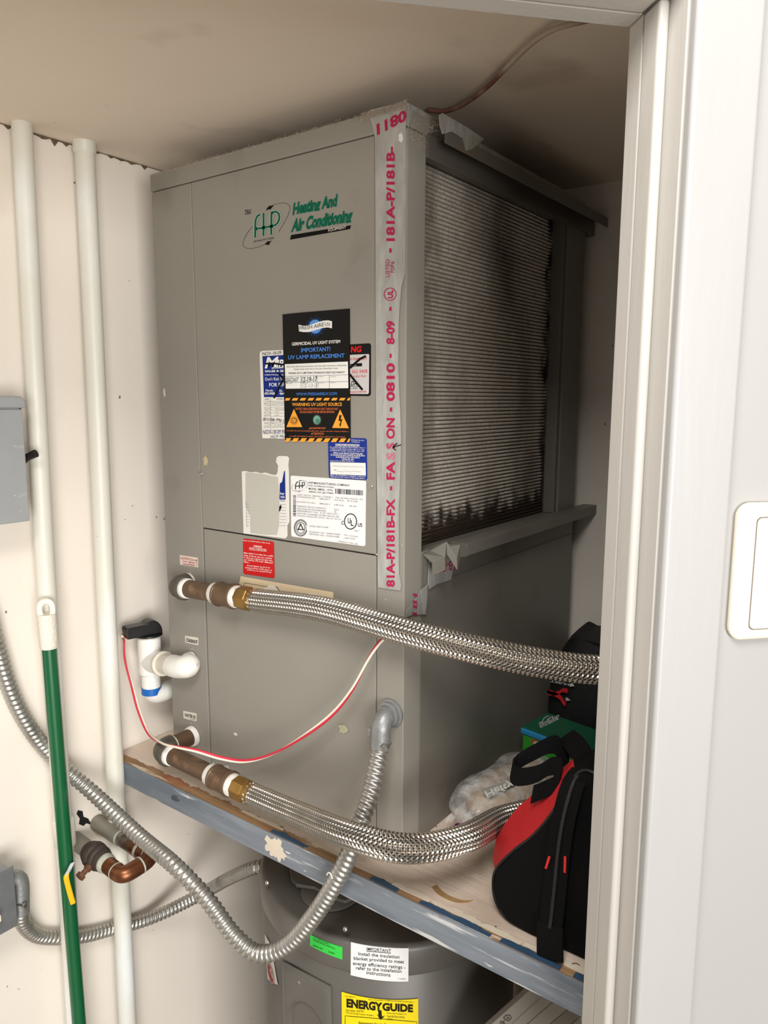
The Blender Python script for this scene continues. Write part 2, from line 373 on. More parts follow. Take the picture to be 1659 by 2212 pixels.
# ================================================================== HEAT PUMP CABINET
W, D, H = 0.5679, 0.6466, 1.12
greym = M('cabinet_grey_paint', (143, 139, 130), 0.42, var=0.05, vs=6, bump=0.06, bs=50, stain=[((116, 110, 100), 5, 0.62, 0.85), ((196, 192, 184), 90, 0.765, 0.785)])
dgrey = M('cabinet_grey_shaded', (116, 112, 104), 0.4, var=0.06, vs=5, bump=0.06, bs=40, stain=[((102, 95, 86), 6, 0.6, 0.85)])  # same cabinet grey, darkened to put the side's shade into the colour
darkm = M('cabinet_inside', (58, 52, 46), 0.8)
def crack(name, y0, y1, seed):
    r = random.Random(seed); n = 70; a = []; b = []
    for i in range(n+1):
        y = y0+(y1-y0)*i/n; a.append((WX+.0004, y, CZ-.0002)); b.append((WX+.0004, y, CZ-.0015-max(0, r.gauss(.0015, .0022))-(.006 if r.random() < .06 else 0)))
    return obj(name, MB().prism(a+b[::-1], (.0004, 0, 0)), M('crack_dirt', (112, 96, 78), .9, var=.4, vs=60), bpy.data.objects['wall_left'])
crack('ceiling_crack', -.40, .12, 3)

hp = thing('heat_pump', 'tall grey sheet-metal heat pump cabinet with stickers standing on the shelf', 'heat pump', (-W/2, D/2, 0))
obj('cabinet_core', MB().box((-W+.002, .0042, .001), (-.052, D, H-.004)), darkm, hp)
lp_ = obj('left_post', MB().box((-W, 0, .001), (-.4585, .02, 1.0885)), greym, hp, bevel=.0012)
obj('cabinet_side', MB().box((-W, .0203, .001), (-W+.0018, D, 1.0885)), greym, hp)
up_ = obj('upper_panel', MB().box((-.4568, 0, .4815), (-.0535, .0038, 1.0885)), greym, hp, bevel=.0012)
lo_ = obj('lower_panel', MB().box((-.4545, .0004, .001), (-.0535, .0040, .4792)), greym, hp, bevel=.0012)
cp_ = obj('corner_post', MB().box((-.0518, 0, .001), (0, .0470, 1.0885)), greym, hp, bevel=.0016)
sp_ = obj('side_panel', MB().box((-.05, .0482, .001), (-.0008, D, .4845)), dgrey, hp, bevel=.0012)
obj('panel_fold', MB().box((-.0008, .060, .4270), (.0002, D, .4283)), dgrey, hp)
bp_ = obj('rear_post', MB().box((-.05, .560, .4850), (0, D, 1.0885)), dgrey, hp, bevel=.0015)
obj('coil_channel', MB().box((-.045, .546, .4850), (-.004, .5595, 1.0885)), M('channel_metal', (120, 114, 106), .45, .3, var=.2), hp, bevel=.001)
tc_ = obj('top_cap', MB().box((-W-.001, -.0012, 1.0897), (.0012, D, H)), greym, hp, bevel=.002)
# filter rails along the coil
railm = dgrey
def rail(name, prof, y0, y1, mat=railm):
    return obj(name, MB().prism([(a, y0, b) for a, b in prof], (0, y1-y0, 0)), mat, hp, bevel=.0006)
rail('filter_rail', [(-.012, 1.060), (.0026, 1.060), (.0026, 1.092), (.030, 1.092), (.030, 1.074), (.0312, 1.074), (.0312, 1.0934), (-.012, 1.0934)], .0475, .690, M('rail_dark', (104, 98, 90), .4, var=.12, vs=12))
r2 = rail('filter_rail', [(.0003, .4862), (.030, .4862), (.030, .468), (.0312, .468), (.0312, .4876), (.0003, .4876)], .132, .700)
# crumpled front end of the lower rail
cr = MB(); ys = [.050, .070, .084, .096, .112, .1322]; zz = [.470, .476, .498, .472, .490, .4869]; xx = [.018, .028, .022, .034, .030, .0306]
cr.ring_loft([[(0.0005, y, .4862+(z-.4869)*.3), (x, y, z), (x+.001, y, z-.020), (x, y, z-.020), (x-.001, y, z-.0012), (.0005, y, .485+(z-.4869)*.3)] for x, y, z in zip(xx, ys, zz)])
obj('crumpled_lip', cr, railm, hp)
# coil: rows of fin edges (each a ridge) in front of a dark block
coilm = bpy.data.materials.new('coil_fins'); coilm.use_nodes = True
def coil_mat(m):
    N = m.node_tree.nodes; L = m.node_tree.links; b = N['Principled BSDF']
    tc = N.new('ShaderNodeTexCoord'); geo = N.new('ShaderNodeNewGeometry')
    def nz(scale, st, det=6):
        mp = N.new('ShaderNodeMapping'); mp.inputs['Scale'].default_value = st; L.new(geo.outputs['Position'], mp.inputs[0])
        n = N.new('ShaderNodeTexNoise'); n.inputs['Scale'].default_value = scale; n.inputs['Detail'].default_value = det; L.new(mp.outputs[0], n.inputs['Vector']); return n.outputs['Fac']
    def rng(f, a, c, lo=0, hi=1):
        r = N.new('ShaderNodeMapRange'); r.inputs[1].default_value = a; r.inputs[2].default_value = c; r.inputs[3].default_value = lo; r.inputs[4].default_value = hi; L.new(f, r.inputs[0]); return r.outputs[0]
    def mix(f, a, c):
        x = N.new('ShaderNodeMix'); x.data_type = 'RGBA'; L.new(f, x.inputs[0])
        for i, q in ((6, a), (7, c)):
            if isinstance(q, tuple): x.inputs[i].default_value = q
            else: L.new(q, x.inputs[i])
        return x.outputs[2]
    base = mix(rng(nz(240, (1, 2.2, .6), 3), .35, .65), lin((210, 200, 186)), lin((252, 249, 242)))
    base = mix(rng(nz(5, (1, 1, .6)), .48, .74), base, lin((112, 96, 78)))
    base = mix(rng(nz(60, (1, 3, .7)), .63, .80), base, lin((84, 68, 54)))
    sx = N.new('ShaderNodeSeparateXYZ'); L.new(geo.outputs['Position'], sx.inputs[0])
    n2 = nz(30, (1, 1.5, .8))
    def add(a, c, op='ADD'):
        x = N.new('ShaderNodeMath'); x.operation = op
        for i, q in ((0, a), (1, c)):
            if isinstance(q, float): x.inputs[i].default_value = q
            else: L.new(q, x.inputs[i])
        return x.outputs[0]
    nn = add(n2, .12, 'MULTIPLY')
    # dust caked along the frame edges of the coil
    edge1 = rng(add(sx.outputs['Y'], nn, 'SUBTRACT'), -.01, .075, 1, 0)
    base = mix(edge1, base, lin((112, 92, 74)))
    edge2 = rng(add(sx.outputs['Z'], nn, 'SUBTRACT'), .455, .480, 1, 0)
    base = mix(edge2, base, lin((60, 48, 38)))
    edge3 = rng(add(sx.outputs['Y'], nn, 'ADD'), .575, .600, 0, 1)
    base = mix(edge3, base, lin((50, 42, 34)))
    L.new(base, b.inputs['Base Color']); b.inputs['Metallic'].default_value = .3; b.inputs['Roughness'].default_value = .34
    w = N.new('ShaderNodeTexWave'); w.wave_type = 'BANDS'; w.bands_direction = 'Y'; w.inputs['Scale'].default_value = 190; w.inputs['Distortion'].default_value = .4
    L.new(geo.outputs['Position'], w.inputs['Vector'])
    bp = N.new('ShaderNodeBump'); bp.inputs['Strength'].default_value = .3; bp.inputs['Distance'].default_value = .0010; L.new(w.outputs['Fac'], bp.inputs['Height']); L.new(bp.outputs[0], b.inputs['Normal'])
coil_mat(coilm)
co = obj('coil', MB().box((-.046, .0475, .4852), (-.0305, .5455, 1.0880)), M('coil_core', (118, 108, 96), .7, var=.3, vs=40), hp)
row = MB(); pitch = .0066; nrow = int(.600/pitch); ry = [(-.0305, -.0022), (-.0270, -.0018), (-.0256, 0), (-.0270, .0018), (-.0305, .0022)]
ylen = [.0480, .17, .30, .42, .5450]
row.ring_loft([[(a, y, b) for a, b in ry] for y in ylen], cap=True, closed=False)
row.f = [f for f in row.f if len(f) == 4]
base_row = None
for i in range(nrow):
    z = .4895 + i*pitch
    if base_row is None:
        for k in range(len(row.v)): row.v[k] = (row.v[k][0], row.v[k][1], row.v[k][2]+z)
        base_row = obj('fin_row', row, coilm, co, True, origin=(-.03, .3, z)); b0 = ROOTLOC['coil'] if 'coil' in ROOTLOC else None
    else: dup(base_row, co, A3(-.03, .3, z)-ROOTLOC[co.name])
# screws on the front
scm = M('screw_steel', (190, 188, 182), .3, .9)
base_s = None
for x, y in ((435, 1023), (802, 1051), (410, 1237), (413, 1402), (415, 1457), (411, 1563)):
    q = PT(x, y, 'y', 0)
    big = x in (435, 802)
    s_ = obj('screw', MB().lathe(q, (0, -1, 0), [(0, .0045), (.0012, .0045), (.0013, .0030), (.0036, .0030), (.004, .002), (.0041, 0)] if big else [(0, .0036), (.0010, .0030), (.0013, .0010), (.0010, 0)], 10), scm if big else greym, hp, True)

# ================================================================== STICKERS AND PRINT ON THE CABINET
FR = lambda x, y: PT(x, y, 'y', 0.0)
FN = lambda P: A3(0, -1, 0)
def sticker(name, pts, crop, col, lev=1, label=None, rough=.45, parent=hp, var=.03):
    th = .0005*lev
    P = [FR(crop[0]+x/crop[2], crop[1]+y/crop[2]) for x, y in pts]
    o = obj(name, MB().prism([p+A3(0, -.0001, 0) for p in P], (0, -th, 0)), M('paper_%d_%d_%d' % tuple(col), col, rough, var=var, vs=25, spec=.18), parent, label=label)
    pr = Print(o, lambda x, y: PT(x, y, 'y', -.0001-th), FN, .0003); pr.crop = crop
    return o, pr
cU = (540, 640, 5.53); cN = (500, 930, 4.8794); cL = (540, 400, 6.9125); c1 = (300, 180, 2.5136); c4 = (780, 180, 2.9625); c5 = (780, 700, 2.9625); c6 = (240, 1180, 2.6758)
BLK = (9, 9, 9); WHT = (236, 235, 230); GRN = (6, 96, 72); BLU = (76, 130, 208); ORG = (240, 164, 60)
# --- maker's emblem printed on the upper panel
p = Print(up_, FR, FN, .0002, 'emblem_print'); p.crop = cL
p.text(GRN, 'Heating And', (630, 506), (1291, 372), (655, 262), bold=.055)
p.text(GRN, 'Air Conditioning', (602, 764), (1503, 606), (648, 500), bold=.055)
p.poly(BLK, [(615, 745), (1510, 598), (1497, 655), (598, 815)][::-1])
p.text((205, 200, 190), 'EQUIPMENT', (1168, 700), (1435, 655), (1174, 653), bold=.012)
strokes = [[(82, 782), (84, 640), (86, 545), (98, 490), (122, 455), (152, 440)], [(205, 755), (208, 418)], [(322, 738), (325, 408)],
           [(90, 655), (200, 637), (325, 614), (372, 602), (412, 572), (438, 520), (444, 470), (430, 420), (395, 396), (325, 408)]]
for s_ in strokes: p.line((60, 56, 50), s_, 60, 0)
for s_ in strokes: p.line((206, 204, 194), s_, 52, 1)
for s_ in strokes: p.line(GRN, s_, 34, 2)
p.line(BLK, [(300, 318), (380, 285), (460, 268), (540, 266), (590, 300), (603, 350), (575, 440), (515, 560), (430, 695)], 5, 1)
p.line(BLK, [(40, 618), (-20, 690), (-75, 780), (-105, 860), (-95, 915), (-40, 945), (40, 945), (130, 925), (220, 885)], 5, 1)
p.poly(BLK, [(232, 384), (262, 335), (292, 306), (322, 310), (358, 298), (332, 330), (308, 364), (275, 362)])
p.poly(BLK, [(218, 885), (250, 850), (268, 836), (300, 838), (335, 822), (300, 860), (284, 896), (255, 890)])
p.text(BLK, 'FHP MANUFACTURING', (56, 860), (362, 800), (60, 830), bold=.0)
p.crop = c1
p.text(BLK, 'USA', (578, 715), (610, 708), (578, 698), bold=.02); p.text(BLK, 'Made In', (577, 696), (610, 690), (577, 687))
p.done()
# --- UV lamp notice, black
o, p = sticker('sticker', [(397, 218), (560, 200), (1195, 148), (1205, 1740), (800, 1728), (425, 1715)], cU, BLK, 3, 'black ultraviolet lamp notice with orange striped lower half', rough=.3)
for i in range(44):
    t = 2*math.pi*i/44; R = (128, 96, 138, 104)[i % 4]; c = A3(783, 362); d = A3(math.cos(t), math.sin(t)); n_ = A3(-d[1], d[0])
    p.poly((58, 108, 190), [tuple(c+n_*7), tuple(c+d*R), tuple(c-n_*7)], 1)
p.ell((96, 150, 220), (783, 362), 74, 82, 2)
ban = [(585, 340), (640, 352), (720, 345), (800, 315), (880, 292), (940, 288), (985, 300)]
bb = [(985, 384), (935, 372), (870, 380), (790, 404), (710, 428), (640, 428), (590, 418)]
top = ban; bot = bb[::-1]
p.tri(WHT, top+bot, [(i, i+1, len(top)+i+1, len(top)+i) for i in range(len(top)-1)], 3)
p.text((40, 40, 46), 'FRESH', (598, 404), (748, 388), (598, 358), lay=4, bold=.0); p.text((40, 40, 46), '·AIRE', (758, 388), (888, 358), (758, 342), lay=4, bold=.0); p.text((40, 40, 46), 'UV.', (902, 356), (974, 360), (902, 312), lay=4, bold=.0)
p.h(WHT, 'GERMICIDAL UV LIGHT SYSTEM', 503, 1080, 590, 558, 38, bold=.02)
p.h(BLU, 'IMPORTANT!', 612, 962, 672, 655, 52, bold=.025); p.h(BLU, 'UV LAMP REPLACEMENT', 458, 1132, 756, 732, 50, bold=.025)
p.poly(WHT, [(418, 812), (1172, 780), (1178, 1098), (430, 1104)], 1)
p.h((70, 68, 66), 'Germicidal effectiveness decreases over time even if the lamp is still glowing.', 440, 1156, 858, 838, 26, lay=2, bold=-.002)
p.h((70, 68, 66), 'Replace lamp every one or two years depending on type.', 530, 1058, 886, 872, 24, lay=2, bold=-.002)
p.h((40, 38, 36), 'WARNING: USE OF LAMPS FROM OTHER MANUFACTURERS VOIDS WARRANTY', 460, 1138, 930, 918, 22, lay=2, bold=.012)
gl = (80, 96, 130)
for a, b in (((428, 957), (1174, 938)), ((428, 1030), (1176, 1018)), ((612, 952), (612, 1100)), ((805, 948), (800, 1100)), ((950, 944), (952, 1098))): p.line(gl, [a, b], 4, 2)
for x, y in ((436, 972), (620, 970), (814, 966), (958, 966), (436, 1046), (620, 1044), (812, 1040), (960, 1036)): p.micro((60, 60, 60), x, x+75, y, y-1, 9, 2)
p.text((25, 24, 26), 'SEACOAST', (428, 1028), (580, 1020), (434, 978), lay=3, bold=.0); p.text((20, 20, 22), '12-19-17', (620, 1030), (802, 1018), (626, 968), lay=3, bold=.008)
p.text((165, 165, 165), '12-13-21', (632, 1092), (822, 1084), (634, 1046), lay=3, bold=-.002)
p.h(BLU, 'WWW.FRESHAIREUV.COM', 556, 1040, 1186, 1180, 34, bold=.01)
for yy0, yy1 in ((1216, 1246), (1694, 1738)):
    for i in range(9):
        x = 412+i*94; a, b = max(x, 418), min(x+62, 1198); sl = (yy1-yy0)*.012*i if yy0 > 1500 else -i*.3
        sh_ = (22 if yy0 > 1500 else 14)
        p.poly(ORG, [(max(a+sh_, 420), yy0+sl), (min(b+sh_, 1200), yy0+sl), (b-sh_*.4, yy1+sl), (max(a-sh_*.4, 420), yy1+sl)], 1)
p.h(ORG, 'WARNING UV LIGHT SOURCE', 506, 1100, 1312, 1310, 40, bold=.02)
OR2 = (214, 112, 66)
p.h(OR2, 'PROTECT SKIN & EYES FROM UV LIGHT TURN OFF UNIT', 548, 1056, 1358, 1358, 26, bold=.01); p.h(OR2, 'OR DISCONNECT POWER BEFORE SERVICING', 596, 1012, 1396, 1394, 26, bold=.01)
p.poly(ORG, [(527, 1345), (438, 1562), (628, 1562)], 1); p.poly(ORG, [(1080, 1350), (984, 1572), (1184, 1576)], 1)
p.ell((60, 40, 16), (531, 1485), 32, 32, 2); p.ell(ORG, (531, 1485), 24, 24, 3); p.text((50, 34, 14), 'UV', (518, 1496), (544, 1496), (518, 1476), lay=4)
for i in range(14):
    t = 2*math.pi*i/14; p.line((60, 40, 16), [(531+34*math.cos(t), 1485+34*math.sin(t)), (531+54*math.cos(t), 1485+54*math.sin(t))], 5, 2)
p.poly((40, 28, 12), [(1070, 1420), (1098, 1418), (1088, 1470), (1108, 1468), (1090, 1528), (1096, 1530), (1078, 1562), (1070, 1522), (1078, 1524), (1086, 1488), (1062, 1492)], 2)
p.ell((120, 128, 112), (803, 1476), 50, 60, 1); p.ell((34, 48, 42), (803, 1476), 47, 56, 2); p.ell((112, 168, 150), (803, 1476), 41, 50, 3); p.ell((80, 128, 112), (812, 1490), 26, 30, 4)
p.h(OR2, '¡ADVERTENCIA!', 706, 904, 1592, 1590, 26, bold=.012); p.micro(OR2, 440, 1184, 1612, 1622, 15); p.h(OR2, 'ATTENTION!', 732, 884, 1656, 1654, 26, bold=.012); p.micro(OR2, 476, 1144, 1676, 1688, 15)
p.done()
# --- service sticker partly under the notice (left)
o, p = sticker('sticker', [(128, 662), (150, 652), (440, 640), (440, 1702), (150, 1695), (118, 690)], cU, (232, 230, 222), 1, 'white and blue service record sticker with handwriting')
NAV = (20, 44, 124); PEN = (34, 34, 40)
p.poly(NAV, [(150, 716), (430, 700), (430, 1206), (168, 1205)], 0)
p.text(PEN, 'NOV-18-09', (150, 708), (376, 692), (152, 668), bold=.0)
p.text(WHT, 'M', (178, 862), (312, 856), (210, 728), bold=.03); p.text(WHT, 'IRA', (316, 856), (480, 848), (336, 758), bold=.03); p.line(WHT, [(262, 858), (440, 850)], 12)
p.h(WHT, 'SALES & SER', 182, 440, 908, 904, 26, bold=.03); p.h(WHT, 'HEATING · AIR', 180, 440, 946, 944, 14, bold=.02)
p.h(WHT, "Don't Risk You", 184, 424, 1008, 1004, 38, bold=.0); p.h(WHT, 'FOR SERV', 232, 452, 1080, 1074, 44, bold=.01)
p.h(WHT, 'Martin', 190, 278, 1138, 1138, 26, bold=.01); p.h(WHT, '692-9408', 178, 298, 1176, 1176, 30, bold=.02); p.h(WHT, 'St. L', 352, 430, 1140, 1140, 26, bold=.01); p.h(WHT, '464-', 352, 430, 1176, 1176, 30, bold=.02)
for pts in ([(186, 806), (290, 802), (380, 815), (430, 822)], [(330, 905), (380, 965), (420, 1000)], [(400, 1000), (350, 1090), (310, 1170), (290, 1218)]): p.line(BLK, pts, 22, 2)
p.h((60, 60, 66), 'DATE', 180, 228, 1238, 1238, 16); p.h((60, 60, 66), 'WORK PER', 322, 440, 1236, 1236, 16)
for i, y in enumerate((1252, 1286, 1328, 1360, 1396, 1432, 1470, 1508, 1546, 1600, 1642)): p.line((120, 120, 130), [(168, y), (432, y+2)], 2.5, 1)
p.line((120, 120, 130), [(248, 1216), (252, 1640)], 2.5, 1)
for i, y in enumerate((1282, 1318, 1356, 1392, 1428, 1536, 1574)):
    p.scrawl(PEN if i > 3 else (84, 84, 92), 172, 246, y, y, 24, 3, 2, i, 9); p.scrawl(PEN if i > 3 else (90, 90, 98), 262 if i not in (2, 3, 4) else 306, 425 if i not in (3, 4) else 350, y, y, 22, 3, 2, i+20, 10)
p.text(PEN, '8/1/06 Ma c', (158, 1488), (418, 1504), (166, 1448), lay=2, bold=-.004); p.text((40, 48, 96), 'NOV-18-09 RIS', (158, 1644), (440, 1636), (160, 1600), lay=2, bold=-.002); p.text((40, 48, 96), 'HCP MIA', (250, 1696), (440, 1690), (252, 1662), lay=2, bold=-.002)
p.done()
# --- red and black service sticker (right of the notice)
o, p = sticker('sticker', [(1150, 578)] + [(1420, 562), (1440, 568), (1447, 590), (1445, 1165), (1436, 1185), (1415, 1193), (1150, 1188)], cU, BLK, 1, 'grey and black service sticker with red lettering crossed out by marker')
p.poly((198, 196, 194), [(1150, 702), (1418, 690), (1426, 700), (1422, 1150), (1412, 1168), (1150, 1166)], 0)
RED = (206, 34, 34)
p.text(RED, 'NG', (1206, 672), (1332, 668), (1212, 598), bold=.04); p.text(RED, 'R WARRANTY', (1202, 768), (1400, 762), (1202, 736), bold=.01)
p.poly(BLK, [(1150, 812), (1340, 798), (1342, 836), (1150, 844)], 1); p.text((190, 188, 186), 'CALL', (1190, 836), (1278, 832), (1190, 816), lay=2)
p.text(RED, ': 562-9408', (1196, 922), (1404, 916), (1196, 880), bold=.0); p.text(RED, 'Indian River', (1242, 972), (1394, 966), (1242, 938), bold=-.004)
p.text(BLK, 'DA', (1206, 1068), (1280, 1064), (1216, 1012), bold=.02); p.line(BLK, [(1195, 1076), (1300, 1076)], 5); p.text(BLK, 'E, INC.', (1196, 1112), (1298, 1112), (1196, 1088), bold=.01); p.text(RED, 'PLIANCE REPAIRS', (1200, 1156), (1392, 1150), (1200, 1134))
for pts in ([(1390, 715), (1320, 748), (1260, 800), (1200, 858)], [(1195, 930), (1250, 1000), (1300, 1060), (1348, 1118)]): p.line(BLK, pts, 26, 3)
p.done()
# --- blue homeowner notice
o, p = sticker('sticker', [(1022, 110), (1255, 78), (1405, 82), (1422, 90), (1427, 105), (1432, 500), (1424, 518), (1410, 520), (1050, 500), (1035, 495), (1030, 470)], cN, (26, 50, 138), 2, 'blue homeowner information sticker with a white form box')
p.h(WHT, 'HOMEOWNER INFORMATION', 1098, 1350, 160, 166, 22, bold=.02); p.line(WHT, [(1098, 163), (1350, 169)], 2.5)
p.micro(WHT, 1262, 1398, 104, 110, 12); p.micro(WHT, 1268, 1354, 124, 128, 12)
for y, a, b in ((180, 1038, 1408), (198, 1040, 1404), (216, 1042, 1406), (240, 1074, 1384), (260, 1048, 1408), (282, 1104, 1354), (306, 1166, 1292), (324, 1044, 1298)): p.micro(WHT, a, b, y, y+8*(b-a)/350, 12 if y < 230 or y > 310 else 15, seed=y)
for y, a, b in ((243, 1074, 1384), (263, 1048, 1408), (285, 1104, 1354), (309, 1166, 1292)): p.line(WHT, [(a, y), (b, y+8*(b-a)/350)], 2)
p.poly((232, 230, 226), [(1042, 332), (1416, 342), (1419, 474), (1046, 460)], 1)
p.line((110, 110, 112), [(1070, 372), (1396, 386)], 2.5, 2); p.text((70, 70, 74), '#(', (1086, 424), (1110, 425), (1086, 410), lay=2)
for a, b in ((1118, 1184), (1198, 1268), (1278, 1372)): p.line((100, 100, 104), [(a, 428), (b, 438)], 2.5, 2)
p.text((70, 70, 74), ')', (1186, 430), (1192, 430), (1186, 412), lay=2); p.line((100, 100, 104), [(1270, 430), (1276, 430)], 2.5, 2)
p.micro(WHT, 1042, 1420, 476, 492, 14); p.micro(WHT, 1048, 1412, 492, 512, 14); p.done()
# --- maker's data plate
o, p = sticker('data_plate', [(626, 484), (634, 476), (650, 476), (1400, 528), (1416, 532), (1420, 545), (1412, 1200), (1406, 1216), (1392, 1218), (650, 1118), (638, 1112), (632, 1098)], cN, (234, 234, 234), 1, 'white rating plate with barcode and certification marks', rough=.35)
K = (42, 42, 44)
for s_ in ([(676, 620), (678, 570), (690, 545), (706, 540)], [(718, 612), (719, 540)], [(748, 606), (749, 545), (770, 546), (776, 562), (768, 580), (672, 588)]): p.line(K, s_, 9, 1)
p.ring(K, (722, 585), 88, 52, 2.5, 1, -1.4, 1.0, rot=-.35); p.ring(K, (722, 585), 88, 52, 2.5, 1, 1.9, 4.0, rot=-.35)
p.poly(K, [(704, 534), (722, 524), (744, 524), (722, 532)]); p.poly(K, [(700, 648), (716, 640), (738, 636), (722, 646)]); p.micro(K, 672, 772, 634, 630, 6)
p.h(K, 'FHP MANUFACTURING COMPANY', 816, 1248, 560, 590, 22, bold=.004); p.h((80, 80, 82), 'FORT LAUDERDALE, FLORIDA', 816, 1086, 588, 608, 15); p.h(K, 'MODEL: EM036 - 1VTN', 816, 1066, 622, 640, 20, bold=.006); p.h(K, 'SERIAL NO: JJ01Y9460', 818, 1076, 656, 674, 20, bold=.006)
r = random.Random(5); x = 1094
while x < 1388:
    w = r.choice((4, 7, 10, 13)); y = 612+(x-1094)*.065; p.poly(r.choice(((40, 44, 52), (40, 44, 52), (84, 92, 100), (120, 96, 100))), [(x, y), (x+w, y), (x+w, y+54), (x, y+54)]); x += w+r.choice((3, 5, 8))
y = 678
while y < 905:
    w = r.choice((3, 5, 8)); p.poly(K, [(650, y), (682, y+2), (682, y+w+2), (650, y+w)]); y += w+r.choice((3, 4, 6))
T = (96, 96, 98)
for t, x0, x1, y0, y1 in (('UNIT VOLTS: 208-230 V  PHASE: 1', 694, 1070, 684, 712), ('HZ: 60 MIN VOLTS: 197', 1100, 1388, 714, 736), ('COMPRESSOR (EA):', 694, 886, 708, 722), ('208-230 V', 930, 1042, 726, 734), ('14.7 RLA', 1084, 1186, 738, 746), ('81.0 LRA', 1226, 1334, 748, 756),
                         ('BLOWER MTR (EA):', 694, 888, 760, 774), ('208-230 V', 930, 1042, 776, 786), ('3.90 FLA', 1084, 1186, 790, 798), ('.50 HP', 1240, 1318, 802, 808), ('MINIMUM CIRCUIT AMPACITY:', 696, 1000, 804, 830), ('22.3', 1084, 1134, 838, 842), ('MAX FUSE OR HACR BREAKER:', 696, 1000, 830, 856), ('35', 1084, 1108, 864, 866),
                         ('REFRIGERANT: R22   # OF CIRCUITS: 1', 696, 1134, 854, 892), ('FACTORY CHARGED OZ PER CIRCUIT: 050', 696, 1136, 880, 918), ('DESIGN PRESSURE (PSIG): 450 HI 150 LO', 696, 1160, 906, 946), ('LISTED HEAT PUMP', 820, 1022, 1014, 1030), ('COOLING: A27 - W30/W15/B25', 820, 1148, 1074, 1104), ('10/11/10 KW', 1190, 1334, 1108, 1128), ('HEATING: A20 - W20/W10/B0', 820, 1138, 1098, 1130), ('12/9/7 KW', 1190, 1306, 1140, 1150), ('/ MADE IN THE USA', 1116, 1336, 1172, 1204), ('76L7', 1296, 1346, 1062, 1066)):
    p.h(T, t, x0, x1, y0, y1, 15, bold=-.004)
p.ring(K, (1257, 958), 64, 80, 10, 1); p.text(K, 'U', (1228, 978), (1256, 980), (1228, 920), bold=.02); p.text(K, 'L', (1260, 1004), (1288, 1006), (1260, 945), bold=.02); p.text(K, 'C', (1160, 992), (1184, 992), (1160, 952), bold=.02); p.text(K, 'US', (1334, 1014), (1380, 1016), (1334, 974), bold=.015)
p.ring(K, (732, 1026), 68, 86, 7, 1, .3, 5.9); p.ring((90, 90, 92), (732, 1026), 58, 74, 5, 1); p.ring(K, (732, 1026), 44, 57, 6, 1)
p.line(K, [(704, 1052), (724, 1000), (732, 980)], 10, 2); p.line(K, [(732, 985), (760, 1045)], 10, 2); p.line(K, [(700, 1040), (768, 1046)], 9, 2); p.done()
# --- torn-off white sticker
tear = [(110, 430), (150, 426), (200, 440), (260, 434), (310, 450), (360, 442), (420, 462), (470, 470), (488, 440), (494, 370), (472, 330), (478, 285), (500, 268), (590, 270), (608, 290), (600, 360), (606, 440), (612, 965), (590, 1000), (592, 1110), (570, 1138), (500, 1128), (130, 1084)]
o, p = sticker('torn_sticker', tear, cN, (226, 224, 218), 1, 'remains of a torn white sticker with a grey gummy face')
p.poly((188, 186, 176), [(150, 440), (250, 448), (340, 460), (430, 480), (492, 490), (508, 700), (502, 1000), (480, 1100), (360, 1100), (200, 1080), (196, 900), (150, 800)], 0)
p.poly(NAV, [(556, 430), (566, 424), (572, 728), (508, 726), (512, 560), (536, 540)], 1)
p.text(WHT, 'lver', (516, 676), (562, 680), (516, 646), lay=2); p.text(WHT, '00', (522, 712), (562, 714), (522, 688), lay=2); p.h(NAV, 'TECH.', 514, 568, 748, 750, 14)
p.poly(BLK, [(506, 800), (526, 780), (530, 812), (512, 850), (503, 856)], 1)
for y in range(776, 1030, 32): p.line((120, 120, 126), [(506, y), (578, y+4)], 2.5, 1); p.line((120, 120, 126), [(162, y), (190, y+2)], 2.5, 1)
p.line((120, 120, 126), [(156, 740), (164, 1020)], 2.5, 1); p.done()
# --- red warning sticker
o, p = sticker('sticker', [(124, 1148), (134, 1138), (428, 1170), (444, 1176), (448, 1190), (456, 1535), (450, 1552), (436, 1556), (140, 1512), (130, 1505), (126, 1492)], cN, (196, 24, 26), 1, 'red notice to service man sticker with white text')
p.micro(WHT, 122, 410, 1162, 1196, 14); p.h(WHT, 'WARNING', 234, 324, 1228, 1238, 22, bold=.01); p.h(WHT, 'NOTICE TO SERVICE MAN', 190, 370, 1252, 1272, 24, bold=.0); p.line(WHT, [(190, 1256), (370, 1276)], 2)
for i, (y, a, b) in enumerate(((1296, 130, 440), (1322, 130, 440), (1346, 130, 436), (1368, 130, 438), (1390, 130, 194), (1428, 166, 406), (1450, 150, 430), (1474, 170, 420))): p.micro(WHT, a, b, y, y+34*(b-a)/300, 16, seed=i)
p.done()
# --- torn buff label behind the upper hose
o, p = sticker('torn_label', [(100, 1534), (180, 1550), (1075, 1705), (1075, 1812), (960, 1800), (600, 1740), (330, 1700), (220, 1690), (110, 1655), (80, 1630)], cN, (226, 206, 172), 1, 'torn buff paper label')
p.poly((236, 228, 214), [(300, 1690), (410, 1625), (470, 1640), (520, 1690), (700, 1712), (860, 1716), (980, 1745), (1030, 1790), (700, 1770)], 0); p.line((60, 56, 60), [(135, 1660), (132, 1612), (150, 1606), (380, 1644)], 4); p.line((60, 56, 60), [(470, 1640), (510, 1690), (560, 1702)], 8); p.micro((60, 60, 80), 500, 590, 1700, 1712, 16); p.done()
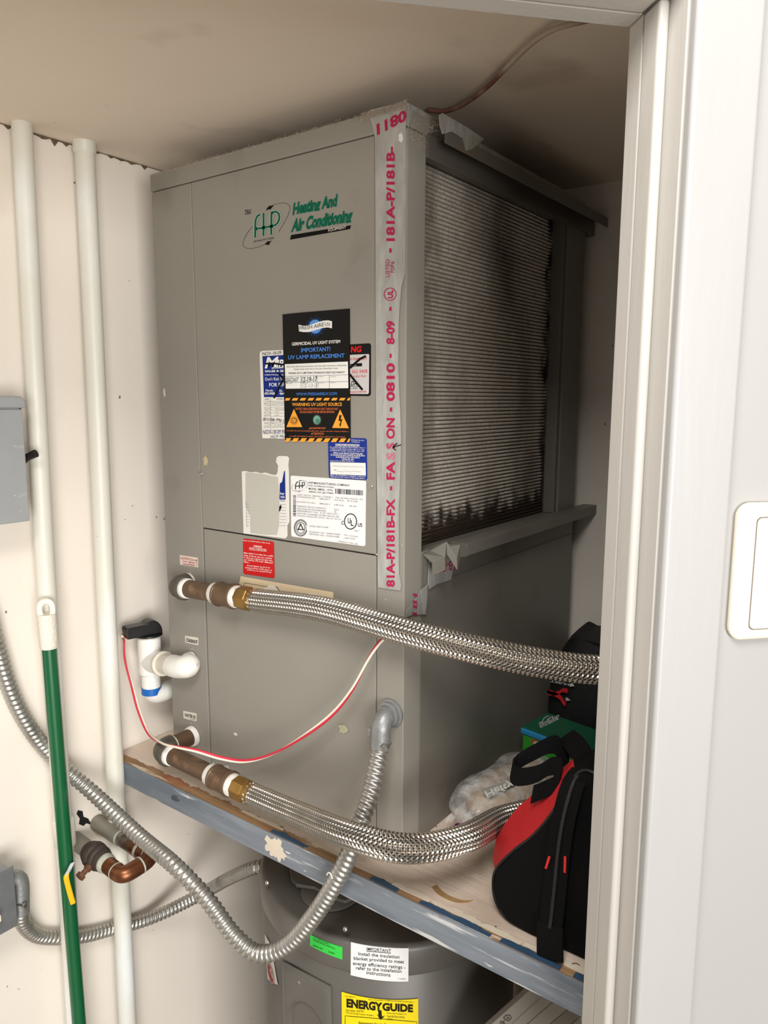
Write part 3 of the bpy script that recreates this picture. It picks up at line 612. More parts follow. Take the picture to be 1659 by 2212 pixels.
# --- small labels on the left post
o, p = sticker('label_plate', [(398, 50), (502, 66), (504, 122), (400, 106)], c6, (224, 206, 194), 1); RD = (168, 84, 84)
p.h(RD, 'CAUTION: Do not', 402, 498, 74, 88, 14); p.h(RD, 'over tighten', 414, 486, 92, 104, 13); p.h(RD, 'connections', 416, 484, 106, 116, 12); p.line(RD, [(496, 76), (497, 114)], 2); p.done()
o, p = sticker('label_plate', [(428, 516), (504, 528), (504, 572), (430, 556)], c6, (216, 210, 198), 1); p.h(K, 'CONDENSATE', 434, 500, 552, 564, 20, bold=.03); p.micro(K, 436, 456, 530, 533, 4); p.done()
o, p = sticker('label_plate', [(418, 950), (494, 966), (494, 1012), (420, 994)], c6, (216, 210, 198), 1); p.h(K, 'WATER IN', 426, 488, 984, 998, 20, bold=.02); p.micro(K, 462, 488, 1000, 1005, 6); p.done()
# --- printed foil tape down the corner post
tapem = M('foil_tape', (188, 188, 184), 0.24, 0.3, var=0.28, vs=26, bump=1.0, bs=42, stretch=(3, 3, .8), stain=[((152, 146, 134), 9, .58, .7)])
def tape(name, P, nrmv, th=.0007): return obj(name, MB().prism(P, A3(*nrmv)*th), tapem, hp)
tp = [(812, 300), (800, 250), (803, 238), (840, 229), (877, 222), (879, 300), (879, 470), (877, 530), (877, 590), (868, 620), (862, 700), (862, 800), (868, 950), (866, 1020), (863, 1100), (863, 1240), (868, 1262), (866, 1275), (838, 1272), (818, 1268), (817, 1150), (814, 900), (813, 600)]
P = [FR(x, y) for x, y in tp]; P = [A3(min(q[0], -.0005), -.0013, q[2]) for q in P]
t_ = tape('tape', P, (0, -1, 0))
p = Print(t_, lambda x, y: PT(x, y, 'y', -.0020), FN, .0003); MAG = (176, 34, 78)
p.crop = c5
def vt(s_, y0, y1, x0=163, x1=217, bold=.035, col=MAG): p.text(col, s_, (x1, y0), (x1, y1), (x0, y0), bold=bold)
vt('81A-P/181B-FX', 1682, 1118); vt('-', 1064, 1038, 186, 200); vt('FA', 996, 880); vt('S', 868, 822, col=(196, 110, 130)); vt('S', 800, 760, col=(186, 70, 104)); vt('ON', 735, 602); vt('-', 560, 534, 186, 200); vt('0810', 494, 250); vt('-', 216, 190, 184, 196); vt('8-09', 130, -20)
p.line((24, 22, 30), [(258, 772), (226, 782), (206, 790)], 6); p.line((24, 22, 30), [(232, 762), (204, 788), (222, 808)], 7)
p.crop = c4
vt('-', 1456, 1432, 182, 196); p.ring(MAG, (187, 1350), 38, 40, 5); vt('UL', 1376, 1322, 170, 206); vt('LISTED', 1240, 1126, 158, 182, 0); vt('70P6', 1216, 1140, 190, 214, 0); vt('-', 1084, 1056, 182, 196); vt('181A-P/181B-', 1010, 405)
p.text(MAG, '0811', (288, 165), (100, 262), (292, 238), bold=.035); p.done()
# tape folded over the side of the corner and torn strips below the coil
S_ = lambda x, y, off=.0012: A3(off, *PT(x, y, 'x', 0)[1:])
tape('tape_fold', [S_(x, y) for x, y in ((879, 223), (905, 236), (915, 244), (918, 252), (906, 250), (890, 238), (884, 262), (879, 280))], (1, 0, 0))
t2 = tape('tape_strip', [S_(x, y) for x, y in ((926, 1196), (945, 1188), (982, 1188), (980, 1215), (972, 1252), (940, 1262), (925, 1273), (922, 1262))], (1, 0, 0))
p = Print(t2, lambda x, y: PT(x, y, 'x', .0019), lambda P: A3(1, 0, 0), .0003); p.crop = c5
p.text(MAG, '1B-FX', (600, 1512), (496, 1530), (596, 1572)); p.text(MAG, '-', (470, 1570), (452, 1572), (470, 1578)); p.done()
t3 = tape('tape_strip', [S_(x, y) for x, y in ((921, 1262), (905, 1276), (892, 1300), (876, 1318), (875, 1333), (890, 1328), (918, 1327), (921, 1290))], (1, 0, 0))
p = Print(t3, lambda x, y: PT(x, y, 'x', .0019), lambda P: A3(1, 0, 0), .0003); p.crop = c5
p.text(MAG, '181', (356, 1862), (360, 1730), (328, 1858)); p.done()
tape('tape_strip', [(.0316, *PT(x, y, 'x', .0316)[1:]) for x, y in ((948, 248), (955, 244), (975, 256), (1010, 276), (1045, 300), (1032, 312), (1020, 322), (1006, 326), (1000, 300), (975, 284), (955, 290), (949, 270))], (1, 0, 0))
# gummy tape remains and bare patches
for i, (x, y, rx, rz, c) in enumerate(((445, 995, .010, .014, (196, 178, 142)), (356, 848, .004, .012, (206, 200, 190)), (510, 1586, .008, .005, (214, 212, 206)), (742, 1575, .016, .012, (170, 164, 140)), (820, 1198, .010, .003, (190, 176, 156)), (492, 1658, .012, .008, (176, 174, 168)), (462, 1650, .006, .006, (176, 174, 168)), (868, 298, .006, .009, (222, 222, 220)))):
    splat('paint_chip', FR(x, y), rx*.7, rz*.7, -.0006 if i != 7 else -.0022, M('chip_%d' % i, c, .6), hp, 50+i, 18)
# lint stuck along the top edges
lint = MB(); r = random.Random(9); spots = []
for i in range(3200):
    k = r.random()
    if k < .42: x = r.uniform(-.08, 0); spots.append(A3(x, -.003, H-.002+r.uniform(-.006, .003)))
    elif k < .62: spots.append(A3(r.uniform(-W, -.08), -.002, H-.001+r.uniform(-.003, .002)))
    elif k < .84: spots.append(A3(.032*r.random()+.002, r.uniform(.02, .5), 1.094+r.uniform(-.002, .003)))
    else: spots.append(A3(.001, r.uniform(.005, .046), r.uniform(1.07, 1.10)))
for q in spots:
    d = nrm([r.uniform(-1, 1), r.uniform(-1, .2), r.uniform(-1, .6)]); l = r.uniform(.0015, .0048); s_ = nrm(np.cross(d, [.3, .5, .8]))*.00022
    m_ = q + d*l*.5 + A3(*[r.uniform(-.001, .001) for _ in range(3)]); e = q+d*l
    lint.add([q-s_, q+s_, m_+s_, m_-s_, e], [(0, 1, 2, 3), (3, 2, 4)])
obj('lint', lint, M('lint_dust', (190, 176, 158), .9), hp, kind='stuff', label='grey dust and lint')

# ================================================================== PIPES ON THE LEFT WALL
pipem = M('painted_pipe', (226, 224, 212), 0.42, var=0.06, vs=9, bump=.3, bs=26, stretch=(1, 1, .35), stain=[((196, 184, 160), 7, .62, .75, (2, 2, .4)), ((236, 240, 240), 5, .55, .7, (1, 1, .5)), ((70, 62, 52), 110, .745, .765)])
def wallpipe(pts, r, label, cup):
    t = thing('wall_pipe', label, 'pipe', (pts[-1][0], pts[-1][1], FZ), 'painted pipes on the left wall')
    P = crom(pts, .03); obj('pipe', MB().sweep(P, r, 18), pipem, t, True)
    z = cup; i = int(np.argmin(abs(P[:, 2]-z))); c = P[i]
    return t, P
def on(px, py, x): return PT(px, py, 'x', x)
pa = [on(46, 250, -.640), on(76, 820, -.634), on(101, 1280, -.630), on(131, 1700, -.628), on(163, 2212, -.625)]
d = nrm(pa[-1]-pa[-2]); pa.append(pa[-1]+d*((FZ-pa[-1][2])/d[2])); pa[0][2] = CZ+.01
w1, _ = wallpipe(pa, .0165, 'painted steel pipe passing behind the green broom handle', -.2)
obj('coupling_bead', MB().sweep([on(139, 1795, -.6285)+A3(0, 0, .03), on(139, 1795, -.6285)+A3(0, 0, .026), on(139, 1795, -.6285)-A3(0, 0, .026), on(139, 1795, -.6285)-A3(0, 0, .03)], [.0166, .0195, .0195, .0166], 18), pipem, w1, True)
pb = [on(181, 292, -.640), on(207, 820, -.634), on(236, 1440, -.630), on(250, 1700, -.628), on(276, 2212, -.622)]
d = nrm(pb[-1]-pb[-2]); pb.append(pb[-1]+d*((FZ-pb[-1][2])/d[2])); pb[0][2] = CZ+.01
w2, _ = wallpipe(pb, .0175, 'painted steel pipe passing behind the copper pipe bend', -.2)
obj('ceiling_collar', MB().lathe(pb[0]-A3(0, 0, .03), (0, 0, 1), [(0, .0176), (.004, .020), (.035, .0205)], 18), pipem, w2, True)

# ---- green broom handle leaning by the pipes
bh = thing('broom_handle', 'green metal broom handle with white hanging grip leaning by the wall', 'broom handle', (-.585, -.19, FZ))
g0, g1 = on(97, 1300, -.607), on(106, 1396, -.604); g3 = on(171, 2212, -.590); g2 = on(129, 1690, -.599)
dirp = nrm(g3-g1); gb = g1 + dirp*((FZ-g1[2])/dirp[2])
obj('pole', MB().sweep(crom([g1-dirp*.01, g2, g3, gb], .04), .0125, 20), M('green_paint', (8, 92, 52), .28, var=.08, vs=10, spec=.6), bh, True)
gripm = M('white_grip', (232, 226, 212), .5, bump=.9, bs=190)
up = -dirp; fl = nrm(CAMP-g0); fl = nrm(fl-up*np.dot(fl, up)); sd = np.cross(up, fl)
gl_ = np.linalg.norm(g0-g1)
obj('grip', MB().sweep([g1+up*t for t in (-.003, .0, .02, .05, gl_*.74)], [.0145, .0152, .0158, .0160, .0160], 22), gripm, bh, True)
# flat eye of the grip: ring with a slot
rings = []; tc = g1+up*gl_*.84
outer = []; inner = []
for t in np.linspace(0, 2*math.pi, 36, endpoint=False):
    c, s = math.cos(t), math.sin(t); k = .020
    outer.append((.0152*c, (k if s > 0 else -k)*abs(s)**.7)); inner.append((.0058*c, .0100*s*abs(s)**-.2 if s else 0))
mb = MB(); n = len(outer)
vs_ = [tc+sd*a+up*b+fl*h_ for h_, lp in ((.008, outer), (.008, inner), (-.008, outer), (-.008, inner)) for a, b in lp]
fs = []
for i in range(n):
    q = (i+1) % n; fs += [(i, q, n+q, n+i), (2*n+i, 3*n+i, 3*n+q, 2*n+q), (i, 2*n+i, 2*n+q, q), (n+i, n+q, 3*n+q, 3*n+i)]
mb.add(vs_, fs); obj('hanging_eye', mb, M('white_grip_smooth', (232, 226, 212), .45), bh, True, bevel=.002)

# ---- disconnect box
bx = thing('disconnect_box', 'grey metal electrical disconnect box with ON and OFF embossed lettering', 'electrical box', (WX+.05, -.30, .48))
boxm = M('box_grey_paint', (158, 161, 162), .45, var=.05, vs=30, bump=.1, bs=120)
XF = -.585
t0, t1, t2 = on(50, 862, XF), on(52, 880, XF), on(65, 1124, XF)
yb = t2[1]; zb0 = t2[2]; zt0 = on(40, 856, XF)[2]; zl = on(52, 881, XF)[2]
obj('box_body', MB().box((WX+.001, yb-.17, zb0), (XF-.004, yb-.003, zt0-.004)), boxm, bx, bevel=.002)
obj('front_cover', MB().box((XF-.004, yb-.17, zb0-.001), (XF, yb, zl-.002)), boxm, bx, bevel=.0015)
cv = [(yb-.17, zl), (yb+.004, zl), (yb+.004, zt0-.008), (yb-.003, zt0), (yb-.17, zt0)]
obj('top_hood', MB().prism([(WX+.02, a, b) for a, b in cv], (XF+.006-WX-.02, 0, 0)), boxm, bx, bevel=.003, seg=3)
obj('hood_tongue', MB().box((WX+.05, yb-.0025, zl-.042), (XF-.008, yb+.003, zl-.0005)), M('dark_slot', (70, 74, 78), .5), bx, bevel=.001)
lv = on(66, 995, XF-.02)
obj('pivot', MB().lathe((XF-.025, yb-.004, lv[2]-.004), (0, 1, 0), [(0, .009), (.008, .009), (.010, .006)], 14), scm, bx, True)
obj('throw_lever', MB().sweep([(XF-.025, yb+.004, lv[2]-.004), (XF-.018, yb+.012, lv[2]+.006), (XF-.004, yb+.020, lv[2]+.013)], [.0055, .0065, .0070], 10), M('lever_black', (40, 38, 36), .35, .3), bx, True)
p = Print(bx, lambda x, y: PT(x, y, 'x', XF), lambda P: A3(1, 0, 0), .0002, 'embossing'); p.crop = (0, 820, 3.567); EMB = (186, 190, 192)
p.text(EMB, 'ON', (128, 530), (182, 530), (128, 506), bold=.0); p.text(EMB, 'OFF', (136, 912), (206, 896), (136, 886), bold=.0); p.ell(EMB, (112, 514), 6, 7, 1); p.ell(EMB, (112, 894), 6, 7, 1); p.ell(EMB, (158, 1012), 5, 6, 1); p.done()

# ---- toggle switch box
tb = thing('switch_box', 'galvanised toggle switch box with ivory toggle feeding flexible conduit', 'switch box', (WX+.04, -.33, -.32))
galv = M('galvanised_steel', (150, 154, 158), .42, .55, var=.22, vs=30, bump=.1, bs=90)
XS = -.600
a1, a2 = on(31, 1872, XS), on(37, 1986, XS)
yb2 = (a1[1]+a2[1])/2; zt2 = a1[2]+.003; zb2 = zt2-.115
obj('box_body', MB().box((WX+.001, yb2-.070, zb2+.004), (XS-.003, yb2-.004, zt2-.004)), galv, tb, bevel=.003)
obj('cover_plate', MB().box((XS-.003, yb2-.072, zb2), (XS, yb2, zt2)), galv, tb, bevel=.0015)
zm = on(8, 1958, XS)[2]
obj('toggle', MB().prism([(XS, yb2-.044, zm-.012), (XS, yb2-.034, zm-.012), (XS, yb2-.034, zm+.012), (XS, yb2-.044, zm+.012)], (.006, 0, 0)), ivory, tb, bevel=.001)
obj('toggle', MB().prism([(XS+.006, yb2-.0425, zm-.004), (XS+.006, yb2-.0355, zm-.004), (XS+.006, yb2-.0355, zm+.006), (XS+.006, yb2-.0425, zm+.006)], (.012, 0, -.008)), ivory, tb, bevel=.001)
for dz in (-.030, .030): obj('screw', MB().lathe((XS, yb2-.039, zm+dz), (1, 0, 0), [(0, .0035), (.0012, .003), (.0013, 0)], 12), scm, tb, True)
obj('conduit_hub', MB().lathe((XS-.030, yb2-.04, zt2-.004), (0, 0, 1), [(0, .016), (.010, .016), (.011, .012), (.022, .012)], 16), M('rusty_fitting', (128, 104, 84), .6, .3, var=.4, vs=60), tb, True)

# ================================================================== FLEXIBLE METAL CONDUITS
fm = M('flex_metal', (184, 182, 176), .34, .8, var=.12, vs=40, stain=[((120, 114, 106), 16, .6, .78)])
def corrugate(P, r, pitch, amp, n=18, seam=True):
    s = np.concatenate([[0], np.cumsum(np.linalg.norm(np.diff(P, axis=0), axis=1))]); T, U, Wv = frames(P); rings = []
    for k in range(len(P)):
        rg = []
        for i in range(n):
            a = 2*math.pi*i/n; ph = (s[k]/pitch + i/n) % 1.0
            prof = (0.5+0.5*math.cos(2*math.pi*ph)); prof = prof**.55
            rr = r - amp + amp*prof
            rg.append(P[k]+rr*(U[k]*math.cos(a)+Wv[k]*math.sin(a)))
        rings.append(rg)
    return MB().ring_loft(rings)
ca = thing('flexible_conduit', 'flexible metal conduit looping from the wall to the cabinet connector', 'conduit', PT(560, 2060, 'y', -.13)-A3(0, 0, .014))
cA = [on(-30, 1300, -.648), on(-8, 1390, -.648), on(22, 1490, -.648), on(60, 1566, -.647), on(118, 1640, -.642), PT(200, 1712, 'x', -.590), PT(300, 1805, 'x', -.47), PT(375, 1868, 'y', -.170), PT(445, 1940, 'y', -.158), PT(505, 2020, 'y', -.145), PT(560, 2060, 'y', -.130), PT(625, 2038, 'y', -.115), PT(690, 1962, 'y', -.107), PT(738, 1880, 'y', -.101), PT(768, 1810, 'y', -.092), PT(800, 1715, 'y', -.058), PT(817, 1635, 'y', -.033), PT(821, 1606, 'y', -.027)]
obj('conduit', corrugate(crom(cA, .0013), .0145, .0100, .0030, 18), fm, ca, True, autosmooth=80)
# die-cast 90 degree connector into the corner post
castm = M('cast_zinc', (150, 152, 152), .45, .5, var=.15, vs=60, bump=.3, bs=200)
cc = PT(821, 1612, 'y', -.028); fc0 = PT(846, 1543, 'y', 0); ce = A3(fc0[0], -.027, fc0[2]+.003)
face = A3(ce[0], 0, ce[2])
el = [cc, cc+(ce-cc)*.55] + list(arc(ce+A3(0, .018, -.018), (0, -1, 0), (0, 0, 1), .018, 0.1, math.pi/2, 8)) + [face+A3(0, -.004, .003)]
P = crom(el, .004); obj('connector_body', MB().sweep(P, [.0158 if np.linalg.norm(q-cc) < .035 else .0150 for q in P], 18), castm, ca, True)
obj('locknut', MB().lathe(face, (0, -1, 0), [(.0002, .0225), (.004, .0225), (.005, .019), (.011, .019), (.012, .016), (.02, .0148)], 22), castm, ca, True)
obj('clamp_screw', MB().lathe(cc+A3(.0155, -.004, .006), (.25, -1, 0), [(-.012, .004), (.006, .004), (.0062, .0058), (.010, .0058), (.0105, .004)], 12), scm, ca, True)
obj('clamp_ear', MB().box(cc+A3(-.021, -.006, .012), cc+A3(-.013, .004, .026)), castm, ca, bevel=.002)
obj('string_knot', MB().sweep(crom([PT(706, 1890, 'y', -.118), PT(709, 1885, 'y', -.119), PT(714, 1887, 'y', -.119), PT(718, 1898, 'y', -.117)], .002), .0011, 6), M('paint_drip', (226, 220, 206), .6), ca, True)
cb = thing('flexible_conduit', 'flexible metal conduit running behind the wall pipes to the water heater', 'conduit', PT(95, 2025, 'x', -.651)-A3(0, 0, .014))
cB = [on(45, 1965, -.622), on(50, 1995, -.634), on(78, 2020, -.6505), on(120, 2026, -.6515), on(180, 2022, -.6515), on(245, 2006, -.6510), PT(330, 1982, 'x', -.634), PT(430, 1934, 'x', -.56), PT(490, 1900, 'x', -.48), PT(545, 1876, 'y', .04), PT(600, 1866, 'y', .07), PT(640, 1868, 'y', .085), PT(680, 1880, 'y', .095)]
obj('conduit', corrugate(crom(cB, .0013), .0135, .0092, .0027, 18), fm, cb, True, autosmooth=80)
hub = on(45, 1905, -.622)
P = crom([A3(-.630, yb2-.006, hub[2]+.006), A3(-.628, yb2+.010, hub[2]+.010), A3(-.624, yb2+.020, hub[2]-.002), on(45, 1972, -.622)], .004)
obj('connector_body', MB().sweep(P, .0150, 16), castm, cb, True)
obj('clamp_screw', MB().lathe(on(48, 1955, -.606), (1, .4, 0), [(-.01, .003), (.004, .003), (.0042, .005), (.007, .0045)], 10), scm, cb, True)

# ================================================================== COPPER LOOP AND VALVE
cl = thing('copper_pipe_loop', 'copper pipe U-bend with dark wrapped valve and yellow lever at the wall', 'pipe', (-.56, -.15, -.2))
copm = M('copper', (138, 88, 60), .36, .8, var=.3, vs=22, stain=[((92, 62, 46), 14, .5, .66), ((188, 120, 70), 9, .62, .75)])
oldcop = M('tarnished_copper', (108, 84, 66), .5, .55, var=.3, vs=20, stain=[((150, 146, 136), 9, .52, .64), ((70, 56, 46), 26, .6, .7)])
grayp = M('galvanised_stub', (150, 146, 134), .55, .3, var=.25, vs=24, stain=[((206, 200, 176), 12, .58, .68), ((110, 70, 50), 20, .64, .72)])
R0 = .0145
A0 = on(186, 1768, WX); e1 = PT(328, 1853, 'x', -.495); e2 = PT(266, 1893, 'x', -.498); B0 = on(165, 1822, WX)
A0 = A3(WX, e1[1]-.004, e1[2]+.012); 
dA = nrm(e1-A0); dB = nrm(A3(WX, e2[1]+.006, e2[2]+.006)-e2)
m1 = A0+dA*.075
obj('stub_pipe', MB().sweep([A0-dA*.02, A0+dA*.04, m1], .0158, 18), grayp, cl, True)
obj('tarnished_pipe', MB().sweep([m1, m1+dA*.05], R0, 18), oldcop, cl, True)
du = nrm(e2-e1)
path = [m1+dA*.045, e1-dA*.030, e1-dA*.016, e1-dA*.004+du*.004, e1+du*.016, e2-du*.016, e2-du*.004+dB*.004, e2+dB*.016, e2+dB*.055]
obj('copper_bend', MB().sweep(crom(path, .003), R0+.0009, 18), copm, cl, True)
sol = M('solder_flux', (196, 198, 184), .6, var=.25, vs=90)
for c, dd, w in ((m1+dA*.002, dA, .004), (e1-dA*.036, dA, .006), (e1-dA*.014, dA, .002), (e1+(e2-e1)*.40, du, .003), (e2+dB*.022, dB, .002)): obj('solder_ring', MB().lathe(c-dd*w/2, dd, [(0, R0+.0006), (0, R0+.0016), (w, R0+.0016), (w, R0+.0006)], 20), sol, cl, True)
v0_ = e2+dB*.050
wrapm = M('dark_wrap', (78, 66, 60), .6, .2, var=.3, vs=40, bump=.5, bs=90)
obj('coupling', MB().lathe(v0_, dB, [(-.002, R0+.002), (.006, R0+.004), (.010, R0+.004), (.012, R0+.002)], 20), sol, cl, True)
obj('valve_body', MB().lathe(v0_+dB*.010, dB, [(0, .018), (.010, .021), (.014, .0205), (.016, .023), (.024, .0235), (.027, .022), (.030, .0245), (.040, .0245), (.044, .022), (.050, .021), (.056, .018)], 22), wrapm, cl, True)
obj('stub_pipe', MB().sweep([v0_+dB*.06, v0_+dB*.16], .0158, 16), grayp, cl, True)
vs0 = v0_+dB*.034; sdir = nrm(A3(.15, -1, -.35))
stm_ = M('corroded_stem', (134, 92, 70), .6, .4, var=.4, vs=80)
obj('stem', MB().lathe(vs0+sdir*.018, sdir, [(0, .008), (.010, .008), (.011, .0055), (.022, .0055), (.0222, .009), (.028, .009), (.0285, .004)], 8), stm_, cl, True)
hs = PT(158, 1862, 'x', -.578); hp_ = [hs, PT(148, 1882, 'x', -.575), PT(143, 1894, 'x', -.574), PT(150, 1925, 'x', -.574), PT(158, 1952, 'x', -.574)]
P = crom(hp_, .004); mb = MB().strap(P, [A3(.35, .9, .15)]*len(P), .015, .005)
obj('lever_neck', MB().strap(P[:7], [A3(.35, .9, .15)]*7, .010, .003), galv, cl, bevel=.001)
obj('lever_handle', MB().strap(P[5:], [A3(.35, .9, .15)]*len(P[5:]), .0095, .0060), M('yellow_vinyl', (238, 190, 24), .4), cl, True, bevel=.002, seg=3)
# ragged hole in the plaster
lp = [(168, 1750), (178, 1752), (180, 1764), (190, 1768), (198, 1782), (186, 1778), (180, 1784), (170, 1780), (172, 1768), (165, 1758)]
obj('wall_hole', MB().prism([A3(WX+.0004, *on(x, y, WX)[1:]) for x, y in lp], (.0004, 0, 0)), M('hole_dark', (14, 12, 10), .9), cl)

# ================================================================== BRAIDED WATER HOSES
steelm = M('braided_steel', (196, 190, 180), .28, .95, var=.1, vs=60)
tubem = M('hose_core', (30, 27, 24), .7)
brassm = M('brass', (158, 122, 66), .38, .75, var=.25, vs=40)
brownm = M('oxidised_brass', (116, 94, 74), .45, .55, var=.22, vs=26, stain=[((150, 118, 92), 18, .62, .7)])
tapew = M('thread_tape', (238, 236, 230), .6, var=.08, vs=120, bump=.8, bs=220)
dullm = M('fitting_grey', (104, 98, 88), .5, .5, var=.25, vs=40)
def braid(P, R, ns, lead, w, amp):
    s = np.concatenate([[0], np.cumsum(np.linalg.norm(np.diff(P, axis=0), axis=1))]); T, U, Wv = frames(P); mb = MB()
    for sg in (1, -1):
        for k in range(ns):
            rows = []
            th = 2*math.pi*k/ns + sg*2*math.pi*s/lead
            rr = R + sg*amp*np.cos(ns*th)
            rad = U*np.cos(th)[:, None] + Wv*np.sin(th)[:, None]; tan = -U*np.sin(th)[:, None] + Wv*np.cos(th)[:, None]
            al = T + sg*tan*(2*math.pi*R/lead); al /= np.linalg.norm(al, axis=1)[:, None]
            across = np.cross(rad, al)
            c = P + rad*rr[:, None]
            a = c - across*w/2 - rad*.0009; b = c + rad*.0006; d_ = c + across*w/2 - rad*.0009
            n = len(P); V = np.concatenate([a, b, d_]); mb.add(V, [(i, i+1, n+i+1, n+i) for i in range(n-1)] + [(n+i, n+i+1, 2*n+i+1, 2*n+i) for i in range(n-1)])
    return mb
HR = .0190
def hose(label, outlet, L, hpts, pipe_len):
    """outlet on the cabinet front, elbow, pipe, coupling, hex ferrule and braided hose towards +x"""
    o = A3(*outlet); c = o+A3(0, -L, 0); t = thing('water_hose', label, 'water hose', c-A3(0, 0, .02), 'braided hoses on the cabinet front')
    x = A3(1, 0, 0); hd_ = A3(*hpts[0]); ax = nrm(hd_-c)
    obj('tape_wrap', MB().lathe(o+A3(0, -.0004, 0), (0, -1, 0), [(0, .0195), (.001, .0205), (.008, .0195), (.010, .0175)], 22), tapew, t, True)
    if L > .05:
        obj('nipple', MB().lathe(o+A3(0, -.008, 0), (0, -1, 0), [(0, .0165), (L-.028, .0165)], 22), brownm, t, True)
        obj('tape_wrap', MB().lathe(c+A3(0, .030, 0), (0, -1, 0), [(0, .0172), (.001, .0185), (.007, .0185), (.008, .017)], 22), tapew, t, True)
    e = [c+A3(0, min(.026, L-.004), 0), c+A3(0, .014, 0), c+A3(0, .006, 0)+ax*.004, c+ax*.012, c+ax*.024]
    obj('elbow', MB().sweep(crom(e, .003), .0205, 22), dullm, t, True)
    obj('elbow_collar', MB().lathe(c+ax*.020, ax, [(0, .0205), (0, .0232), (.007, .0232), (.007, .0205)], 22), dullm, t, True)
    def seg(nm, a, b, prof, m, n=22, sm=True): return obj(nm, MB().lathe(c+ax*a, ax, [((b-a)*u, r) for u, r in prof], n), m, t, sm)
    tot = np.linalg.norm(hd_-c); q = tot-.125 if pipe_len is None else pipe_len
    seg('tape_wrap', .026, .038, [(0, .0185), (.1, .0192), (.85, .0188), (1, .017)], tapew)
    seg('pipe', .036, q, [(0, .0165), (1, .0165)], brownm)
    seg('tape_wrap', q-.004, q+.010, [(0, .0175), (.1, .0190), (1, .0192)], tapew)
    seg('coupling', q+.009, q+.054, [(0, .0195), (.02, .0222), (.10, .0226), (.14, .0208), (.82, .0208), (.86, .0230), (.98, .0228), (1, .0195)], brownm)
    for k in range(4):
        a_ = 2*math.pi*k/4+.6; u = nrm(np.cross(ax, A3(0, 0, 1))); w = np.cross(ax, u); rd = u*math.cos(a_)+w*math.sin(a_)
        obj('coupling_rib', MB().sweep([c+ax*(q+.015)+rd*.0205, c+ax*(q+.047)+rd*.0205], .0016, 6), brownm, t, True)
    seg('tape_wrap', q+.053, q+.068, [(0, .0195), (.2, .0202), (.8, .0188), (1, .0175)], tapew)
    seg('hex_ferrule', q+.066, q+.094, [(0, .0190), (.06, .0208), (.94, .0208), (1, .0196)], brassm, 8, False)
    seg('crimp_sleeve', q+.092, q+.108, [(0, .0185), (1, .0193)], brassm)
    st = c+ax*(q+.100)
    P = crom([st, st+ax*.02] + [A3(*v) for v in hpts[1:]], .0016)
    obj('hose_core', MB().sweep(P, HR-.0026, 20), tubem, t, True)
    obj('braid', braid(P, HR, 16, .100, .0031, .0009), steelm, t, True, kind='stuff', label='woven stainless steel wire braid', autosmooth=80)
    return t
uo = PT(410, 1260, 'y', 0)
hose('braided steel hose leaving the cabinet just under the red sticker', uo, .032, [PT(540, 1294, 'y', -.034), PT(700, 1316, 'y', -.040), PT(880, 1366, 'y', -.042), PT(1050, 1408, 'y', -.018), PT(1180, 1434, 'y', .02), PT(1300, 1447, 'y', .06), PT(1420, 1440, 'y', .12)], np.linalg.norm(PT(465, 1279, 'y', -.033)-(uo+A3(0, -.032, 0))))
lo2 = PT(418, 1589, 'y', 0)
hose('braided steel hose looping along the shelf front from the water-in fitting', lo2, .078, [PT(540, 1714, 'y', -.080), PT(640, 1758, 'y', -.098), PT(760, 1806, 'y', -.136), PT(880, 1833, 'y', -.118), PT(1000, 1813, 'y', -.04), PT(1090, 1768, 'y', .075), A3(.19, .145, .075), A3(.27, .19, .075), A3(.36, .22, .08)], np.linalg.norm(PT(456, 1681, 'y', -.079)-(lo2+A3(0, -.078, 0))))

# ================================================================== CONDENSATE TRAP
pvc = M('white_pvc', (240, 238, 232), .35, var=.04, vs=40); pvco = M('old_pvc', (222, 216, 202), .42, var=.1, vs=30)
ct = thing('condensate_trap', 'white plastic drain tee with black float switch beside the cabinet', 'drain pipe', (-.618, -.012, .09))
tx, ty = -.618, -.012
zt_, zb_ = PT(325, 1372, 'y', ty)[2], PT(325, 1452, 'y', ty)[2]
obj('tee_body', MB().lathe((tx, ty, zb_), (0, 0, 1), [(0, .0215), (0, .0228), (.004, .0230), (zt_-zb_-.002, .0230), (zt_-zb_, .0222)], 24), pvc, ct, True)
obj('drop_pipe', MB().lathe((tx, ty, zb_-.030), (0, 0, 1), [(0, .0185), (.032, .0188)], 24), pvc, ct, True)
zr = zb_-.040
obj('primer_ring', MB().lathe((tx, ty, zr-.004), (0, 0, 1), [(0, .0165), (0, .0197), (.014, .0197), (.014, .016)], 24), M('blue_primer', (24, 104, 190), .4, var=.2, vs=60), ct, True)
ze = PT(325, 1503, 'x', tx)[2]
P = crom([(tx, ty, zr+.004), (tx, ty, ze+.016), (tx+.001, ty+.005, ze+.004), (tx+.003, ty+.018, ze), (tx+.004, ty+.05, ze), (tx+.006, ty+.20, ze-.002)], .004)
obj('drain_elbow', MB().sweep(P, [.0192 if q[1] < ty+.055 else .0168 for q in P], 20), pvc, ct, True)
co_ = PT(416, 1431, 'y', 0); b0_ = A3(tx, ty, PT(325, 1428, 'y', ty)[2]); em = PT(393, 1442, 'y', -.028)
obj('tee_branch', MB().sweep([b0_, b0_+(em-b0_)*.40], .0225, 22), pvc, ct, True)
obj('branch_hub', MB().lathe(b0_+(em-b0_)*.36, em-b0_, [(0, .0225), (.001, .0245), (.010, .0245), (.011, .022)], 24), pvco, ct, True)
obj('branch_pipe', MB().sweep([b0_+(em-b0_)*.40, b0_+(em-b0_)*.85], .0195, 20), pvco, ct, True)
